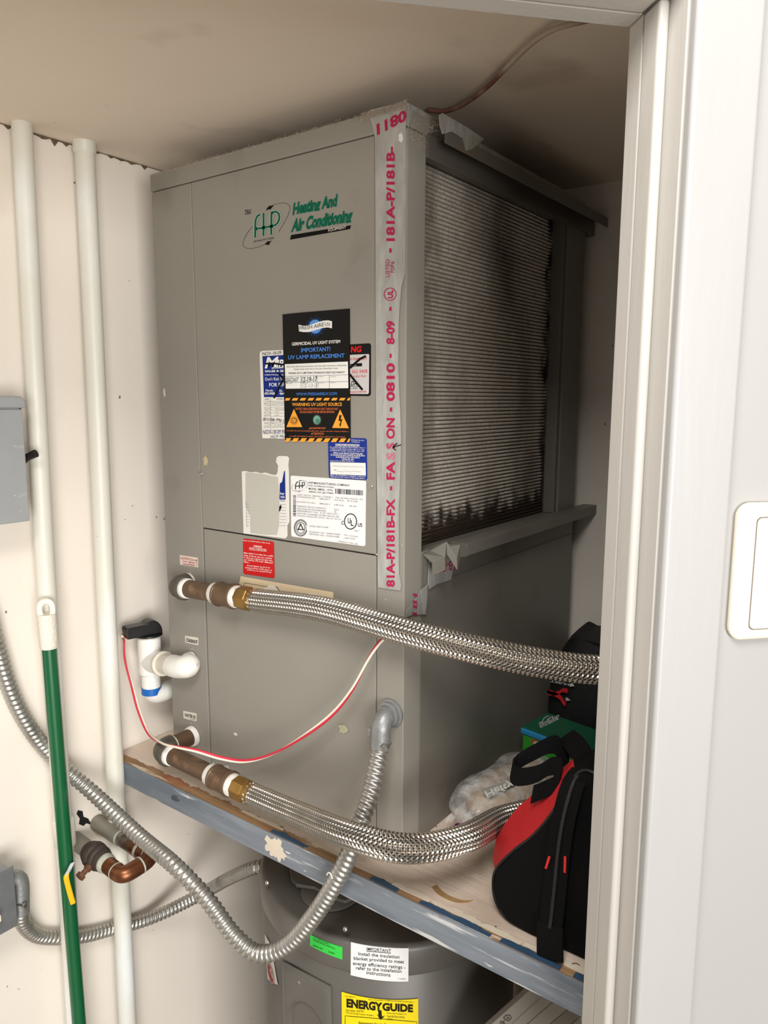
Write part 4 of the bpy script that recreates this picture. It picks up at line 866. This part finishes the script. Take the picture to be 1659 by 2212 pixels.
P = crom([b0_+(em-b0_)*.72, em-(em-b0_)*.08, em+A3(.012, .004, .004), co_+A3(.002, -.010, .001), co_+A3(.002, -.001, .001)], .003)
obj('branch_elbow', MB().sweep(P, [.0215]*len(P), 22), pvc, ct, True)
p = Print(ct, lambda x, y: hitp(x, y, b0_+A3(.0, -.0232, 0), nrm(A3(.55, -.8, .1))), lambda P: nrm(A3(.55, -.8, .1)), .0004, 'primer_mark')
for a, b, w in (((343, 1418), (346, 1436), 3), ((338, 1412), (341, 1424), 2.5), ((338, 1438), (341, 1446), 3), ((304, 1396), (306, 1399), 4)): p.line((40, 120, 190), [a, b], w)
p.done()
blk = M('black_plastic', (22, 22, 24), .35)
fc = A3(tx, ty, zt_)
lpz = []
obj('cap_disc', MB().lathe(fc+A3(0, 0, -.001), (0, 0, 1), [(0, .0235), (0, .0262), (.004, .0262), (.005, .024)], 26), blk, ct, True)
obj('cap_rim', MB().lathe(fc+A3(0, 0, -.0018), (0, 0, 1), [(0, .0225), (0, .0268), (.0015, .0268), (.0016, .022)], 26), M('clear_rim', (150, 144, 132), .3), ct, True)
# housing: rounded block that extends towards the wall side / camera
hdir = nrm(PT(284, 1366, 'x', -.628)-PT(325, 1366, 'x', -.618)); hd2 = A3(hdir[0], hdir[1], 0); hd2 = nrm(hd2); hn = np.cross(A3(0, 0, 1), hd2)
prof = []
for a in np.linspace(0, math.pi, 12): prof.append((-.004-.018*math.cos(a)*-1*-1 if False else -.002+.0215*math.cos(a), .004+.0200*math.sin(a)))
prof = [(.048, .002), (.050, .022), (.046, .025)] + [(-.002-.0215*math.cos(a)*1.0, .006+.0255*math.sin(a)) for a in np.linspace(math.pi*.72, 0, 10)] + [(-.0235, .002)]
obj('float_switch', MB().prism([fc+hd2*a+A3(0, 0, b)-hn*.014 for a, b in prof], hn*.028), blk, ct, bevel=.002)
for k in (-.006, .004): obj('terminal', MB().box(fc+hd2*.048+A3(-.001, -.001, .006+k), fc+hd2*.056+A3(.001, .001, .009+k)), M('terminal_metal', (150, 132, 100), .4, .8), ct)

# ================================================================== RED AND WHITE WIRE PAIR
wr = thing('thermostat_wire', 'thin red and white twin wire looping across the cabinet front', 'wire', PT(530, 1645, 'y', -.06)-A3(0, 0, .004))
wp = [fc+hd2*.052+A3(0, 0, .006), PT(267, 1384, 'y', -.05), PT(270, 1425, 'y', -.055), PT(285, 1480, 'y', -.06), PT(300, 1535, 'y', -.065), PT(322, 1585, 'y', -.075), PT(352, 1606, 'y', -.110), PT(385, 1614, 'y', -.112), PT(425, 1622, 'y', -.100), PT(480, 1638, 'y', -.075), PT(530, 1644, 'y', -.055), PT(585, 1630, 'y', -.045), PT(650, 1594, 'y', -.040), PT(715, 1545, 'y', -.036), PT(760, 1490, 'y', -.034), PT(795, 1425, 'y', -.030), PT(815, 1394, 'y', -.026), PT(830, 1377, 'y', -.016), PT(842, 1364, 'y', -.002)]
P = crom(wp, .004); T, U, Wv = frames(P); s = np.arange(len(P))*.004; off = U*np.cos(s*14+.8)[:, None]+Wv*np.sin(s*14+.8)[:, None]
obj('red_wire', MB().sweep(P+off*.0018, .0020, 8), M('red_insulation', (206, 36, 62), .4), wr, True)
obj('white_wire', MB().sweep(P-off*.0018, .0020, 8), M('white_insulation', (232, 222, 206), .4), wr, True)

# ---- ceiling cable
cp2 = [PT(925, 237, 'z', CZ-.006), PT(960, 240, 'z', CZ-.010), PT(1000, 226, 'z', CZ-.012), PT(1050, 190, 'z', CZ-.012), PT(1100, 140, 'z', CZ-.012), PT(1150, 92, 'z', CZ-.012), PT(1200, 62, 'z', CZ-.012), PT(1260, 46, 'z', CZ-.012), PT(1330, 30, 'z', CZ-.012)]
P = crom(cp2, .006)
cw = obj('ceiling_cable', MB().sweep(P, .0034, 10), M('brown_cable', (126, 82, 70), .6, var=.2, vs=30, stain=[((172, 156, 140), 8, .5, .6)]), None, True)
tag(cw, 'dusty brown cable running along the ceiling from the cabinet corner', 'cable')

# ================================================================== WATER HEATER UNDER THE SHELF
HC = A3(-.165, .192); HRr = .25; HT = -.165
wh = thing('water_heater', 'grey cylindrical electric water heater under the shelf', 'water heater', (HC[0], HC[1], FZ))
whm = M('heater_grey_enamel', (98, 95, 90), .38, var=.04, vs=6, bump=.05, bs=30)
def cyl(prof, n=96): return MB().lathe((HC[0], HC[1], 0), (0, 0, 1), prof, n)
obj('jacket', cyl([(FZ+.02, HRr-.002), (HT-.060, HRr-.002), (HT-.058, HRr-.0035), (HT-.052, HRr-.0035), (HT-.050, HRr-.004)]), whm, wh, True)
obj('top_cap', cyl([(HT-.056, HRr-.003), (HT-.050, HRr), (HT-.010, HRr), (HT-.003, HRr-.003), (HT, HRr-.010), (HT-.004, HRr-.018), (HT-.004, 0.0001)]), whm, wh, True)
obj('bottom_ring', cyl([(FZ, HRr-.01), (FZ+.001, HRr), (FZ+.05, HRr), (FZ+.052, HRr-.003)]), whm, wh, True)
def hcyl(x, y, r=HRr):
    d_ = ray(x, y); o2 = CAMP[:2]-HC; a = d_[:2]@d_[:2]; b = o2@d_[:2]; q = o2@o2-r*r; disc = max(b*b-a*q, 0)
    return CAMP+d_*((-b-math.sqrt(disc))/a)
def hnor(P): v = A3(P[0]-HC[0], P[1]-HC[1], 0); return nrm(v)
def hlabel(name, pts, col, label, crop, sub=10, name2='print'):
    """pts: TL,TR,BR,BL photo points; curved patch"""
    q = [A3(crop[0]+a/crop[2], crop[1]+b/crop[2]) for a, b in pts]; fr_ = []; bk = []
    mb = MB(); G = []
    K4 = [hcyl(*e) for e in q]; cy_ = [(math.atan2(k[1]-HC[1], k[0]-HC[0]), k[2]) for k in K4]
    for a_, b_ in ((cy_[0], cy_[1]), (cy_[3], cy_[2])):
        for i in range(sub+1):
            u = i/sub; t = a_[0]*(1-u)+b_[0]*u; Pp = A3(HC[0]+HRr*math.cos(t), HC[1]+HRr*math.sin(t), a_[1]*(1-u)+b_[1]*u); G.append((Pp, hnor(Pp)))
    n = sub+1; vs_ = [P_+N_*.0008 for P_, N_ in G]+[P_+N_*.0001 for P_, N_ in G]; fs = []
    for i in range(sub):
        fs += [(i, i+1, n+i+1, n+i), (2*n+i, 3*n+i, 3*n+i+1, 2*n+i+1), (i, 2*n+i, 2*n+i+1, i+1), (n+i, n+i+1, 3*n+i+1, 3*n+i)]
    fs += [(0, n, 3*n, 2*n), (n-1, 3*n-1, 4*n-1, 2*n-1)]
    mb.add(vs_, fs); o = obj(name, mb, M('hlabel_%d_%d_%d' % tuple(col), col, .4), wh, label=label)
    p = Print(o, lambda x, y: hcyl(x, y), hnor, .0011); p.crop = crop; return o, p
cH = (520, 1780, 2.183); c5b = (530, 1860, 6.1444)
o, p = hlabel('label_sheet', [(328, 520), (480, 580), (480, 638), (328, 572)], (56, 206, 76), 'bright green inspection sticker', cH)
p.crop = c5b; GK = (20, 70, 30)
p.micro(GK, 904, 1010, 1024, 1066, 15); p.text(GK, 'BUILDING 1', (1018, 1070), (1122, 1108), (1018, 1054), bold=.006); p.text(GK, 'WATER HEATER INSPECTION', (904, 1052), (1196, 1168), (904, 1036), bold=.01); p.text(GK, 'MARCH 2023', (904, 1122), (1030, 1172), (904, 1104), bold=.01); p.text(GK, 'PASSED', (1108, 1208), (1190, 1232), (1108, 1190), bold=.01); p.done()
o, p = hlabel('label_sheet', [(520, 556), (791, 584), (790, 741), (519, 711)], (232, 232, 230), 'white installation notice', cH)
for t_, x0, x1, y0, y1, hh in (('IMPORTANT', 594, 709, 594, 604, 15), ('Install the insulation', 556, 748, 617, 633, 16), ('blanket provided to meet', 534, 770, 643, 661, 21), ('energy efficiency ratings -', 530, 776, 667, 687, 21), ('refer to the installation', 544, 758, 684, 700, 16), ('instructions', 594, 706, 706, 718, 16)): p.text((40, 40, 42), t_, (x0, y0), (x1, y1), (x0, y0-hh), bold=.006)
p.line((40, 40, 42), [(594, 597), (709, 607)], 2.5); p.micro((90, 90, 90), 742, 780, 729, 732, 6); p.done()
o, p = hlabel('label_sheet', [(476, 790), (836, 823), (838, 1010), (478, 985)], (238, 214, 20), 'yellow energy guide label', cH, 14)
EK = (36, 32, 18)
p.text(EK, 'ENERGY', (500, 862), (668, 882), (500, 820), bold=.05); p.text(EK, 'GUIDE', (668, 878), (812, 886), (668, 840), bold=.05); p.line(EK, [(656, 876), (659, 912)], 16); p.poly(EK, [(640, 892), (660, 922), (682, 900), (660, 908)])
p.micro(EK, 494, 542, 812, 816, 6); p.micro(EK, 604, 818, 828, 840, 6); p.h(EK, 'Water Heater - ELECTRIC', 496, 582, 880, 886, 9, bold=0); p.h(EK, 'Tank Size Storage Capacity: 36 gallons', 496, 628, 892, 906, 9, bold=0)
p.h(EK, 'Rheem Sales Company, Inc.', 690, 782, 894, 900, 9, bold=0); p.h(EK, 'Model PROE38 S2 RH95 B', 690, 772, 908, 914, 9, bold=0); p.h(EK, '639378', 690, 716, 921, 923, 8, bold=0)
p.line(EK, [(494, 990), (493, 902), (830, 930), (832, 1000)], 2.5); p.text(EK, 'Estimated Yearly Energy Cost', (558, 943), (760, 956), (558, 930), bold=.012); p.done()
# side label at the left silhouette
o, p = hlabel('label_sheet', [(262, 975), (330, 1090), (430, 1640), (300, 1560)], (200, 194, 186), 'white maker label with red oval', c5b)
p.ell((150, 66, 62), (342, 1490), 34, 150, 1, rot=-.22); p.ring((206, 196, 188), (342, 1490), 30, 136, 5, 2, rot=-.22); p.text((206, 196, 188), 'Rheem', (330, 1440), (372, 1560), (350, 1420), lay=3); p.done()
# screws on the cap, access panel, junction cover
for x, y in ((577, 1907), (746, 2007), (652, 2119)):
    q = hcyl(x, y); obj('screw', MB().lathe(q, hnor(q), [(-.001, .0045), (.0015, .0042), (.0030, .0028), (.0032, 0)] if y < 2100 else [(.004, .0045), (.0056, .0042), (.0066, .0028), (.0068, 0)], 12), scm, wh, True)
def patch(corners, r0, r1, su=12, sv=10, f=None):
    """curved panel between photo corner points, radius offset r1 with optional profile f(u,v)"""
    q = [A3(*c) for c in corners]; F = []; B = []
    for j_ in range(sv+1):
        for i in range(su+1):
            u, v = i/su, j_/sv; e = (q[0]*(1-u)+q[1]*u)*(1-v)+(q[3]*(1-u)+q[2]*u)*v; Pp = hcyl(*e); N_ = hnor(Pp)
            F.append(Pp+N_*(r1+(f(u, v) if f else 0))); B.append(Pp+N_*r0)
    n = su+1; m_ = len(F); fs = []
    for j_ in range(sv):
        for i in range(su):
            a = j_*n+i; fs += [(a, a+1, a+n+1, a+n), (m_+a, m_+a+n, m_+a+n+1, m_+a+1)]
    for i in range(su): fs += [(i, m_+i, m_+i+1, i+1), (sv*n+i, sv*n+i+1, m_+sv*n+i+1, m_+sv*n+i)]
    for j_ in range(sv): fs += [(j_*n, (j_+1)*n, m_+(j_+1)*n, m_+j_*n), (j_*n+su, m_+j_*n+su, m_+(j_+1)*n+su, (j_+1)*n+su)]
    m2 = MB(); m2.add(F+B, fs); return m2
def arch(u, v):
    # pressed arch-shaped recess in the access panel, raised rounded border
    dx = (u-.50)/.33; top = .34; e = dx*dx+(((top+.26)-v)/.26)**2 if v < top+.26 else dx*dx
    rec = 1/(1+math.exp((e-1)*16)); edge = min(u, 1-u)*12; ev = v*14; k = min(1, edge)*min(1, ev)
    return .004*k - .015*rec
obj('access_panel', patch([(611, 2074), (716, 2130), (722, 2330), (616, 2270)], .0002, .0022, 26, 40, arch), whm, wh, True, autosmooth=60)
zc = HT-.003
jc = PT(668, 1900, 'z', zc)
lp = [PT(x, y, 'z', zc) for x, y in ((625, 1878), (640, 1868), (700, 1900), (770, 1945), (745, 1955), (715, 1945), (680, 1925), (640, 1918), (628, 1905))]
obj('junction_cover', MB().prism(lp, (0, 0, .008)), whm, wh, bevel=.002)
cj = PT(715, 1925, 'z', zc); obj('cap_disc', MB().lathe(cj, (0, 0, 1), [(0, .055), (.002, .055), (.003, .053)], 40), whm, wh, True)

# ================================================================== UNDER THE SHELF, RIGHT: cream pipe and leaning pleated filter
q0 = PT(1121, 2150, 'y', .60); vp = obj('drain_pipe', MB().sweep([(q0[0], .60, FZ), (q0[0], .60, -.1), (q0[0], .60, -.021)], .0115, 14), M('cream_pipe', (216, 204, 178), .5, var=.06), None, True)
tag(vp, 'cream vertical pipe rising to the shelf underside behind the heater', 'pipe')
af = thing('air_filter', 'pleated air filter in grey carton frame leaning under the shelf', 'air filter', (.30, .12, FZ))
cardm = M('grey_carton', (150, 144, 136), .7, var=.06, vs=12); mediam = M('filter_media', (186, 180, 170), .85, var=.08, vs=30)
YF = .015; fa = PT(1168, 2118, 'y', YF); fb = PT(1042, 2230, 'y', YF); fd = nrm(fb-fa)                     # upper long edge of the carton, running down to the left
fa = fa+fd*((-.052-fa[2])/fd[2])
fw = nrm(PT(1240, 2160, 'y', YF)-PT(1150, 2160, 'y', YF)); fnn = A3(0, -1, 0); fw = nrm(fw-fd*np.dot(fw, fd))
FLn = 0.34
LLf = FLn
def FB(a, b, c): return fa + fd*a + fw*b + A3(0, 1, 0)*c
obj('frame_side', MB().box((0, 0, 0), (FLn, .030, .045), FB), cardm, af, bevel=.001)
obj('frame_lip', MB().box((0, .0305, -.001), (FLn, .048, .003), FB), cardm, af, bevel=.0006)
obj('frame_band', MB().box((0, .0485, -.002), (FLn, .064, .001), FB), M('perforated_band', (128, 122, 112), .7, stain=[((70, 64, 58), 120, .6, .66)]), af)
for i in range(11): obj('pleat', MB().prism([FB(.01+i*.028, .065, .002), FB(.024+i*.028, .065, -.006), FB(.038+i*.028, .065, .002), FB(.024+i*.028, .065, .012)], fw*.22), mediam, af)
obj('frame_end', MB().box((FLn, 0, 0), (FLn+.004, .30, .045), FB), cardm, af)
p = Print(af, lambda x, y: hitp(x, y, fa+A3(0, -.0004, 0), A3(0, -1, 0)), FN, .0003, 'carton_print'); p.crop = (1080, 2040, 5.184)
p.line((40, 38, 36), [(40, 820), (66, 792), (116, 790), (130, 822), (96, 856), (62, 842), (40, 820)], 7); p.text((40, 38, 36), '%', (72, 838), (106, 830), (74, 812)); p.line((60, 56, 52), [(462, 585), (130, 890)], 3); p.text((40, 38, 36), 'FIL', (0, 892), (60, 886), (8, 858)); p.done()

# ================================================================== THINGS BEHIND THE JAMB ON THE SHELF
# ---- red and black duffel bag
bg_ = thing('tool_bag', 'red and black zipped canvas bag on the shelf beside the door jamb', 'bag', (.34, .10, 0))
blkc = M('black_canvas', (8, 8, 9), .85, spec=.15, var=.12, vs=20, bump=.5, bs=260); redc = M('red_canvas', (196, 22, 30), .65, var=.1, vs=20, bump=.5, bs=260)
webm = M('black_webbing', (7, 7, 8), .8, spec=.15, bump=.6, bs=320)
def sec(pts, y): return [PT(x, yy, 'y', y) for x, yy in pts]
def closep(L_, xr):      # mirror the left outline to the hidden right half
    z0 = 0.001; out = [A3(q[0], q[1], max(q[2], z0)) for q in L_]
    return out + [A3(2*xr-q[0], q[1], q[2]) for q in out[::-1]]
XR = .312
e0 = [(.240, .001), (.208, .005), (.190, .020), (.183, .045), (.187, .072), (.211, .108), (.238, .140), (.260, .174), (.277, .208), (.290, .238), (.304, .256)]
e1_ = [(.212, .001), (.176, .005), (.158, .020), (.151, .045), (.156, .078), (.170, .108), (.188, .138), (.212, .168), (.240, .202), (.268, .238), (.302, .264)]
def loopof(e, y): return [A3(x, y, z) for x, z in e]+[A3(2*XR-x, y, z) for x, z in e[::-1]]
rings = [loopof([(x*.97+XR*.03, z*.96+.004) for x, z in e0], -.046), loopof(e0, -.038), loopof([((a[0]+b[0])/2, (a[1]+b[1])/2) for a, b in zip(e0, e1_)], -.004), loopof(e1_, .018), loopof([(x*.90+XR*.10, z*.98) for x, z in e1_], .042), loopof([(x*.72+XR*.28, z*.94) for x, z in e1_], .085), loopof([(x*.5+XR*.5, z*.8+.01) for x, z in e1_], .105)]
# body split: red shoulders (rings between the end panel and the middle, above index 3), the rest black
def strip(i0, i1, rs): return MB().ring_loft([r_[i0:i1] for r_ in rs], cap=False, closed=False)
n_ = len(rings[0]); A_ = len(e0)
bodyb = MB(); 
for (i0, i1) in ((0, 4), (n_-4, n_)): 
    m_ = strip(i0, i1, rings[1:]); bodyb.add(m_.v, m_.f)
bodyb.add([rings[k][j_] for k in range(1, len(rings)) for j_ in (n_-1, 0)], [(2*k, 2*k+1, 2*k+3, 2*k+2) for k in range(len(rings)-2)])
m_ = strip(9, n_-9, rings[1:]); bodyb.add(m_.v, m_.f)
m_ = strip(3, 10, rings[4:]); bodyb.add(m_.v, m_.f); m_ = strip(n_-10, n_-3, rings[4:]); bodyb.add(m_.v, m_.f)
bodyb.add(rings[-1], [tuple(range(n_))])
def sub2(o, lv=2):
    md = o.modifiers.new('soft', 'SUBSURF'); md.levels = lv; md.render_levels = lv; return o
obj('body', bodyb, blkc, bg_, True)
ep = MB().ring_loft([rings[1], rings[0]], cap=False); c_ = np.mean(rings[0], axis=0); ep.add(list(rings[0])+[c_+A3(0, -.010, 0)], [(i, (i+1) % n_, n_) for i in range(n_)]); obj('end_panel', ep, blkc, bg_, True)
m_ = strip(3, 10, rings[1:5]); obj('red_panel', m_, redc, bg_, True); m_ = strip(n_-10, n_-3, rings[1:5]); obj('red_panel', m_, redc, bg_, True)
pip = [q+A3(0, -.001, 0) for q in rings[1]]; obj('piping', MB().sweep(crom(pip+[pip[0]], .006), .0026, 8), M('black_piping', (8, 8, 9), .5), bg_, True)
# zipper band that comes down the end and hangs off in a tab
YZ = -.056
zp = [PT(1262, 1660, 'y', -.03), PT(1240, 1690, 'y', -.045), PT(1220, 1760, 'y', YZ), PT(1208, 1830, 'y', YZ-.003), PT(1200, 1910, 'y', YZ-.004), PT(1192, 1985, 'y', YZ-.006), PT(1189, 2003, 'y', YZ-.007)]
P = crom(zp, .01); sdv = [A3(.95, -.1, .25)]*len(P)
obj('zipper_tape', MB().strap(P, sdv, .034, .003), webm, bg_, bevel=.0008)
obj('zipper_teeth', MB().strap([q+A3(0, -.0022, 0) for q in P], sdv, .0045, .002), M('zip_coil', (22, 22, 24), .5, bump=1, bs=500), bg_)
tb0 = [PT(1189, 1997, 'y', YZ-.007), PT(1188, 2030, 'y', YZ-.012), PT(1188, 2072, 'y', YZ-.016)]
P = crom(tb0, .008); obj('end_tab', MB().strap(P, [A3(.96, -.1, .24)]*len(P), .0385, .004), webm, bg_, bevel=.001)
for a, b in (((1187, 1850), (1179, 1876)), ((1221, 1850), (1220, 1885))): obj('red_stitch', MB().strap([PT(*a, 'y', YZ-.0065), PT((a[0]+b[0])/2, (a[1]+b[1])/2, 'y', YZ-.007), PT(*b, 'y', YZ-.0065)], [A3(1, 0, 0)]*3, .003, .0012), M('red_thread', (214, 40, 36), .6), bg_)
# carrying handle flopped to the left
hd3 = [PT(1228, 1648, 'y', .05), PT(1200, 1608, 'y', .04), PT(1160, 1622, 'y', .03), PT(1120, 1645, 'y', .02), PT(1106, 1662, 'y', .01), PT(1118, 1678, 'y', .0), PT(1160, 1672, 'y', .0), PT(1190, 1655, 'y', .005), PT(1212, 1660, 'y', .005), PT(1205, 1690, 'y', .0), PT(1165, 1710, 'y', -.005), PT(1150, 1716, 'y', -.005)]
P = crom(hd3, .008); obj('carry_handle', MB().strap(P, [A3(.05, .25, 1)]*len(P), .026, .003), webm, bg_, bevel=.0006)
hd4 = [PT(1222, 1590, 'y', .06), PT(1240, 1605, 'y', .04), PT(1262, 1640, 'y', .02), PT(1290, 1680, 'y', .0)]
P = crom(hd4, .008); obj('carry_handle', MB().strap(P, [A3(.7, 0, .7)]*len(P), .034, .004), webm, bg_, bevel=.0006)
# ---- plastic bag with tan contents against the cabinet side
pb_ = thing('plastic_bag', 'clear plastic bag of tan material lying against the cabinet side', 'plastic bag', (.075, .235, 0))
def lump(c, L, w, h, ax, seed, amp=.10, n=28, m=18, zb=0.001):
    r_ = random.Random(seed); ph = [r_.uniform(0, 6.28) for _ in range(8)]; ax = nrm(ax); sx = A3(ax[1], -ax[0], 0); R_ = []
    for j_ in range(m+1):
        v = -1+2*j_/m; v = math.copysign(abs(v)**.8, v); k = (1-abs(v)**3.2)**.5 if abs(v) < 1 else .02; rg = []
        for i in range(n):
            a = 2*math.pi*i/n; f = 1+amp*(math.sin(3*a+ph[0]+4*v)+.6*math.sin(5*a+ph[1]-7*v)+.5*math.sin(9*v+ph[2]+2*a))
            x = w/2*k*math.cos(a)*f; z = h/2+h/2*max(k, .03)*math.sin(a)*f
            rg.append(A3(c[0], c[1], 0)+ax*(v*L/2)+sx*x+A3(0, 0, max(zb, z)))
        R_.append(rg)
    return MB().ring_loft(R_)
pa0, pa1 = PT(1008, 1782, 'z', .02), PT(1135, 1650, 'z', .03)
pc = (pa0+pa1)/2; pax = nrm((pa1-pa0)*A3(1, 1, 0)); PL = np.linalg.norm((pa1-pa0)[:2])+.03
pc = A3(max(pc[0], .068), pc[1], 0); pax = nrm(A3(.16, 1, 0)); PL = .25
obj('contents', lump(pc+pax*.015, PL*.86, .092, .066, pax, 4, .05, zb=.003), M('tan_filling', (196, 170, 138), .8, var=.3, vs=30, stain=[((150, 112, 76), 22, .55, .68), ((226, 214, 196), 16, .58, .66)]), pb_, True)
film = bpy.data.materials.new('clear_film'); film.use_nodes = True
def film_mat(m):
    N = m.node_tree.nodes; L = m.node_tree.links; b = N['Principled BSDF']; out = N['Material Output']
    b.inputs['Base Color'].default_value = (.85, .84, .82, 1); b.inputs['Roughness'].default_value = .18
    t = N.new('ShaderNodeBsdfTransparent'); mx = N.new('ShaderNodeMixShader'); nz = N.new('ShaderNodeTexNoise'); nz.inputs['Scale'].default_value = 45; tcn = N.new('ShaderNodeTexCoord'); L.new(tcn.outputs['Object'], nz.inputs['Vector'])
    mr = N.new('ShaderNodeMapRange'); mr.inputs[1].default_value = .40; mr.inputs[2].default_value = .72; mr.inputs[3].default_value = .16; mr.inputs[4].default_value = .62; L.new(nz.outputs['Fac'], mr.inputs[0])
    L.new(mr.outputs[0], mx.inputs[0]); L.new(t.outputs[0], mx.inputs[1]); L.new(b.outputs[0], mx.inputs[2]); L.new(mx.outputs[0], out.inputs[0])
    bp = N.new('ShaderNodeBump'); bp.inputs['Strength'].default_value = 1; bp.inputs['Distance'].default_value = .006; L.new(nz.outputs['Fac'], bp.inputs['Height']); L.new(bp.outputs[0], b.inputs['Normal'])
film_mat(film)
obj('film', lump(pc, PL*1.06, .112, .078, pax, 5, .075, 40, 30), film, pb_, True)
r = random.Random(3); fr_ = pc-pax*PL*.48
for k in range(5):
    a0 = fr_+A3(r.uniform(-.03, .03), 0, r.uniform(.012, .045)); pts = [a0+A3(r.uniform(-.004, .004), -.006*i, r.uniform(-.006, .006)) for i in range(4)]
    P = crom(pts, .004); obj('film_wrinkle', MB().strap(P, [A3(.6, .1, .8)]*len(P), .014, .0006), film, pb_, True)
pl = nrm(A3(.75, -.42, .55)); pbase = pc+A3(.030, -.06, .060)
p = Print(pb_, lambda x, y: hitp(x, y, pbase, pl), lambda P: pl, .0, 'bag_print'); p.crop = (880, 1340, 2.9886)
p.poly((150, 148, 142), [(470, 1090), (690, 1022), (700, 1052), (520, 1148), (508, 1120)], 0); p.text((214, 212, 206), 'Hefty', (488, 1092), (668, 1024), (516, 1146), lay=1, bold=.02); p.done()
pq = PT(997, 1785, 'z', .004); obj('purple_tab', MB().prism([pq+A3(-.012, -.004, 0), pq+A3(.008, -.008, .001), pq+A3(.012, .004, .003), pq+A3(-.006, .008, .002)], (0, 0, .001)), M('purple_film', (128, 24, 96), .4), pb_)
# ---- green wipes box
k0 = PT(1120, 1572, 'z', .085); k1 = PT(1214, 1608, 'z', .085); kd = nrm((k1-k0)*A3(1, 1, 0)); kn = A3(-kd[1], kd[0], 0)
gb_ = thing('wipes_box', 'green and blue cleaning wipes box behind the plastic bag', 'box', k0*A3(1, 1, 0)+kd*.08+kn*.06)
k0 = k0*A3(1, 1, 0)+kd*.004
def KB(a, b, c): return k0+kd*a+kn*b+A3(0, 0, c)
obj('carton', MB().box((.004, .003, .001), (.156, .092, .074), KB), M('wipes_green', (54, 150, 44), .45, var=.1, vs=20), gb_, bevel=.002)
obj('lid_edge', MB().box((0, 0, .0745), (.160, .095, .087), KB), M('wipes_blue', (44, 132, 178), .4, stain=[((150, 130, 170), 20, .6, .66)]), gb_, bevel=.003)
obj('lid_top', MB().box((.002, .002, .0872), (.158, .093, .0900), KB), M('wipes_dark_green', (22, 84, 58), .45), gb_, bevel=.001)
zt3 = .0900
p = Print(gb_, lambda x, y: PT(x, y, 'z', zt3), lambda P: A3(0, 0, 1), .0004, 'box_print'); p.crop = (1100, 1400, 6.505)
p.text((214, 214, 210), 'Swiffer', (440, 1130), (720, 990), (410, 1050), bold=.05, lay=0); p.text((22, 30, 44), 'Swiffer', (444, 1124), (714, 988), (416, 1052), bold=.0, lay=1); p.ring((150, 154, 146), (570, 1040), 100, 84, 14, 0, 3.1, 4.6); p.done()
p = Print(gb_, lambda x, y: hitp(x, y, k0+kn*.003, -kn), lambda P: -kn, .0004, 'box_print'); p.crop = (1100, 1400, 6.505)
p.ell((150, 84, 50), (352, 1310), 46, 40, 0); p.ell((196, 190, 182), (372, 1335), 32, 26, 1); p.done()
# ---- black bag at the back
bb_ = thing('black_bag', 'black soft bag with small red ribbon behind the wipes box', 'bag', (.30, .52, 0))
bm2 = M('black_nylon', (16, 16, 18), .6, var=.2, vs=10, bump=.5, bs=60)
rg = []
for k in range(9):
    v = k/8; sc_ = 1-.22*v**3 - .05*(1-v)**3; z = .001+.235*v
    rg.append([A3(.202, .578, 0)+A3(.195*sc_*math.copysign(abs(math.cos(t))**.35, math.cos(t)), .098*sc_*math.copysign(abs(math.sin(t))**.35, math.sin(t)), z+.006*math.sin(5*t+v*6)*(v > .2)) for t in np.linspace(0, 2*math.pi, 40, endpoint=False)])
obj('body', MB().ring_loft(rg), bm2, bb_, True)
yf = .578-.099
rbm = M('red_ribbon', (178, 20, 34), .5)
for pts in ([(1183, 1493), (1190, 1498), (1205, 1497), (1217, 1490), (1226, 1494)], [(1183, 1493), (1200, 1500), (1212, 1508), (1216, 1516), (1222, 1522)]):
    P = crom([PT(x, y, 'y', yf-.006) for x, y in pts], .005); obj('ribbon', MB().strap(P, [A3(.2, 0, 1)]*len(P), .009, .001), rbm, bb_)
p = Print(bb_, lambda x, y: PT(x, y, 'y', yf-.002), FN, .0, 'bag_print'); p.crop = (1100, 1400, 6.505)
p.text((190, 190, 186), 'HUSKY', (845, 500), (585, 445), (835, 530), bold=.01); p.poly((190, 190, 186), [(850, 505), (890, 490), (915, 535), (850, 540)]); p.poly((170, 168, 160), [(788, 700), (815, 694), (864, 735), (800, 742)]); p.done()
bt = PT(1255, 1432, 'y', .5)
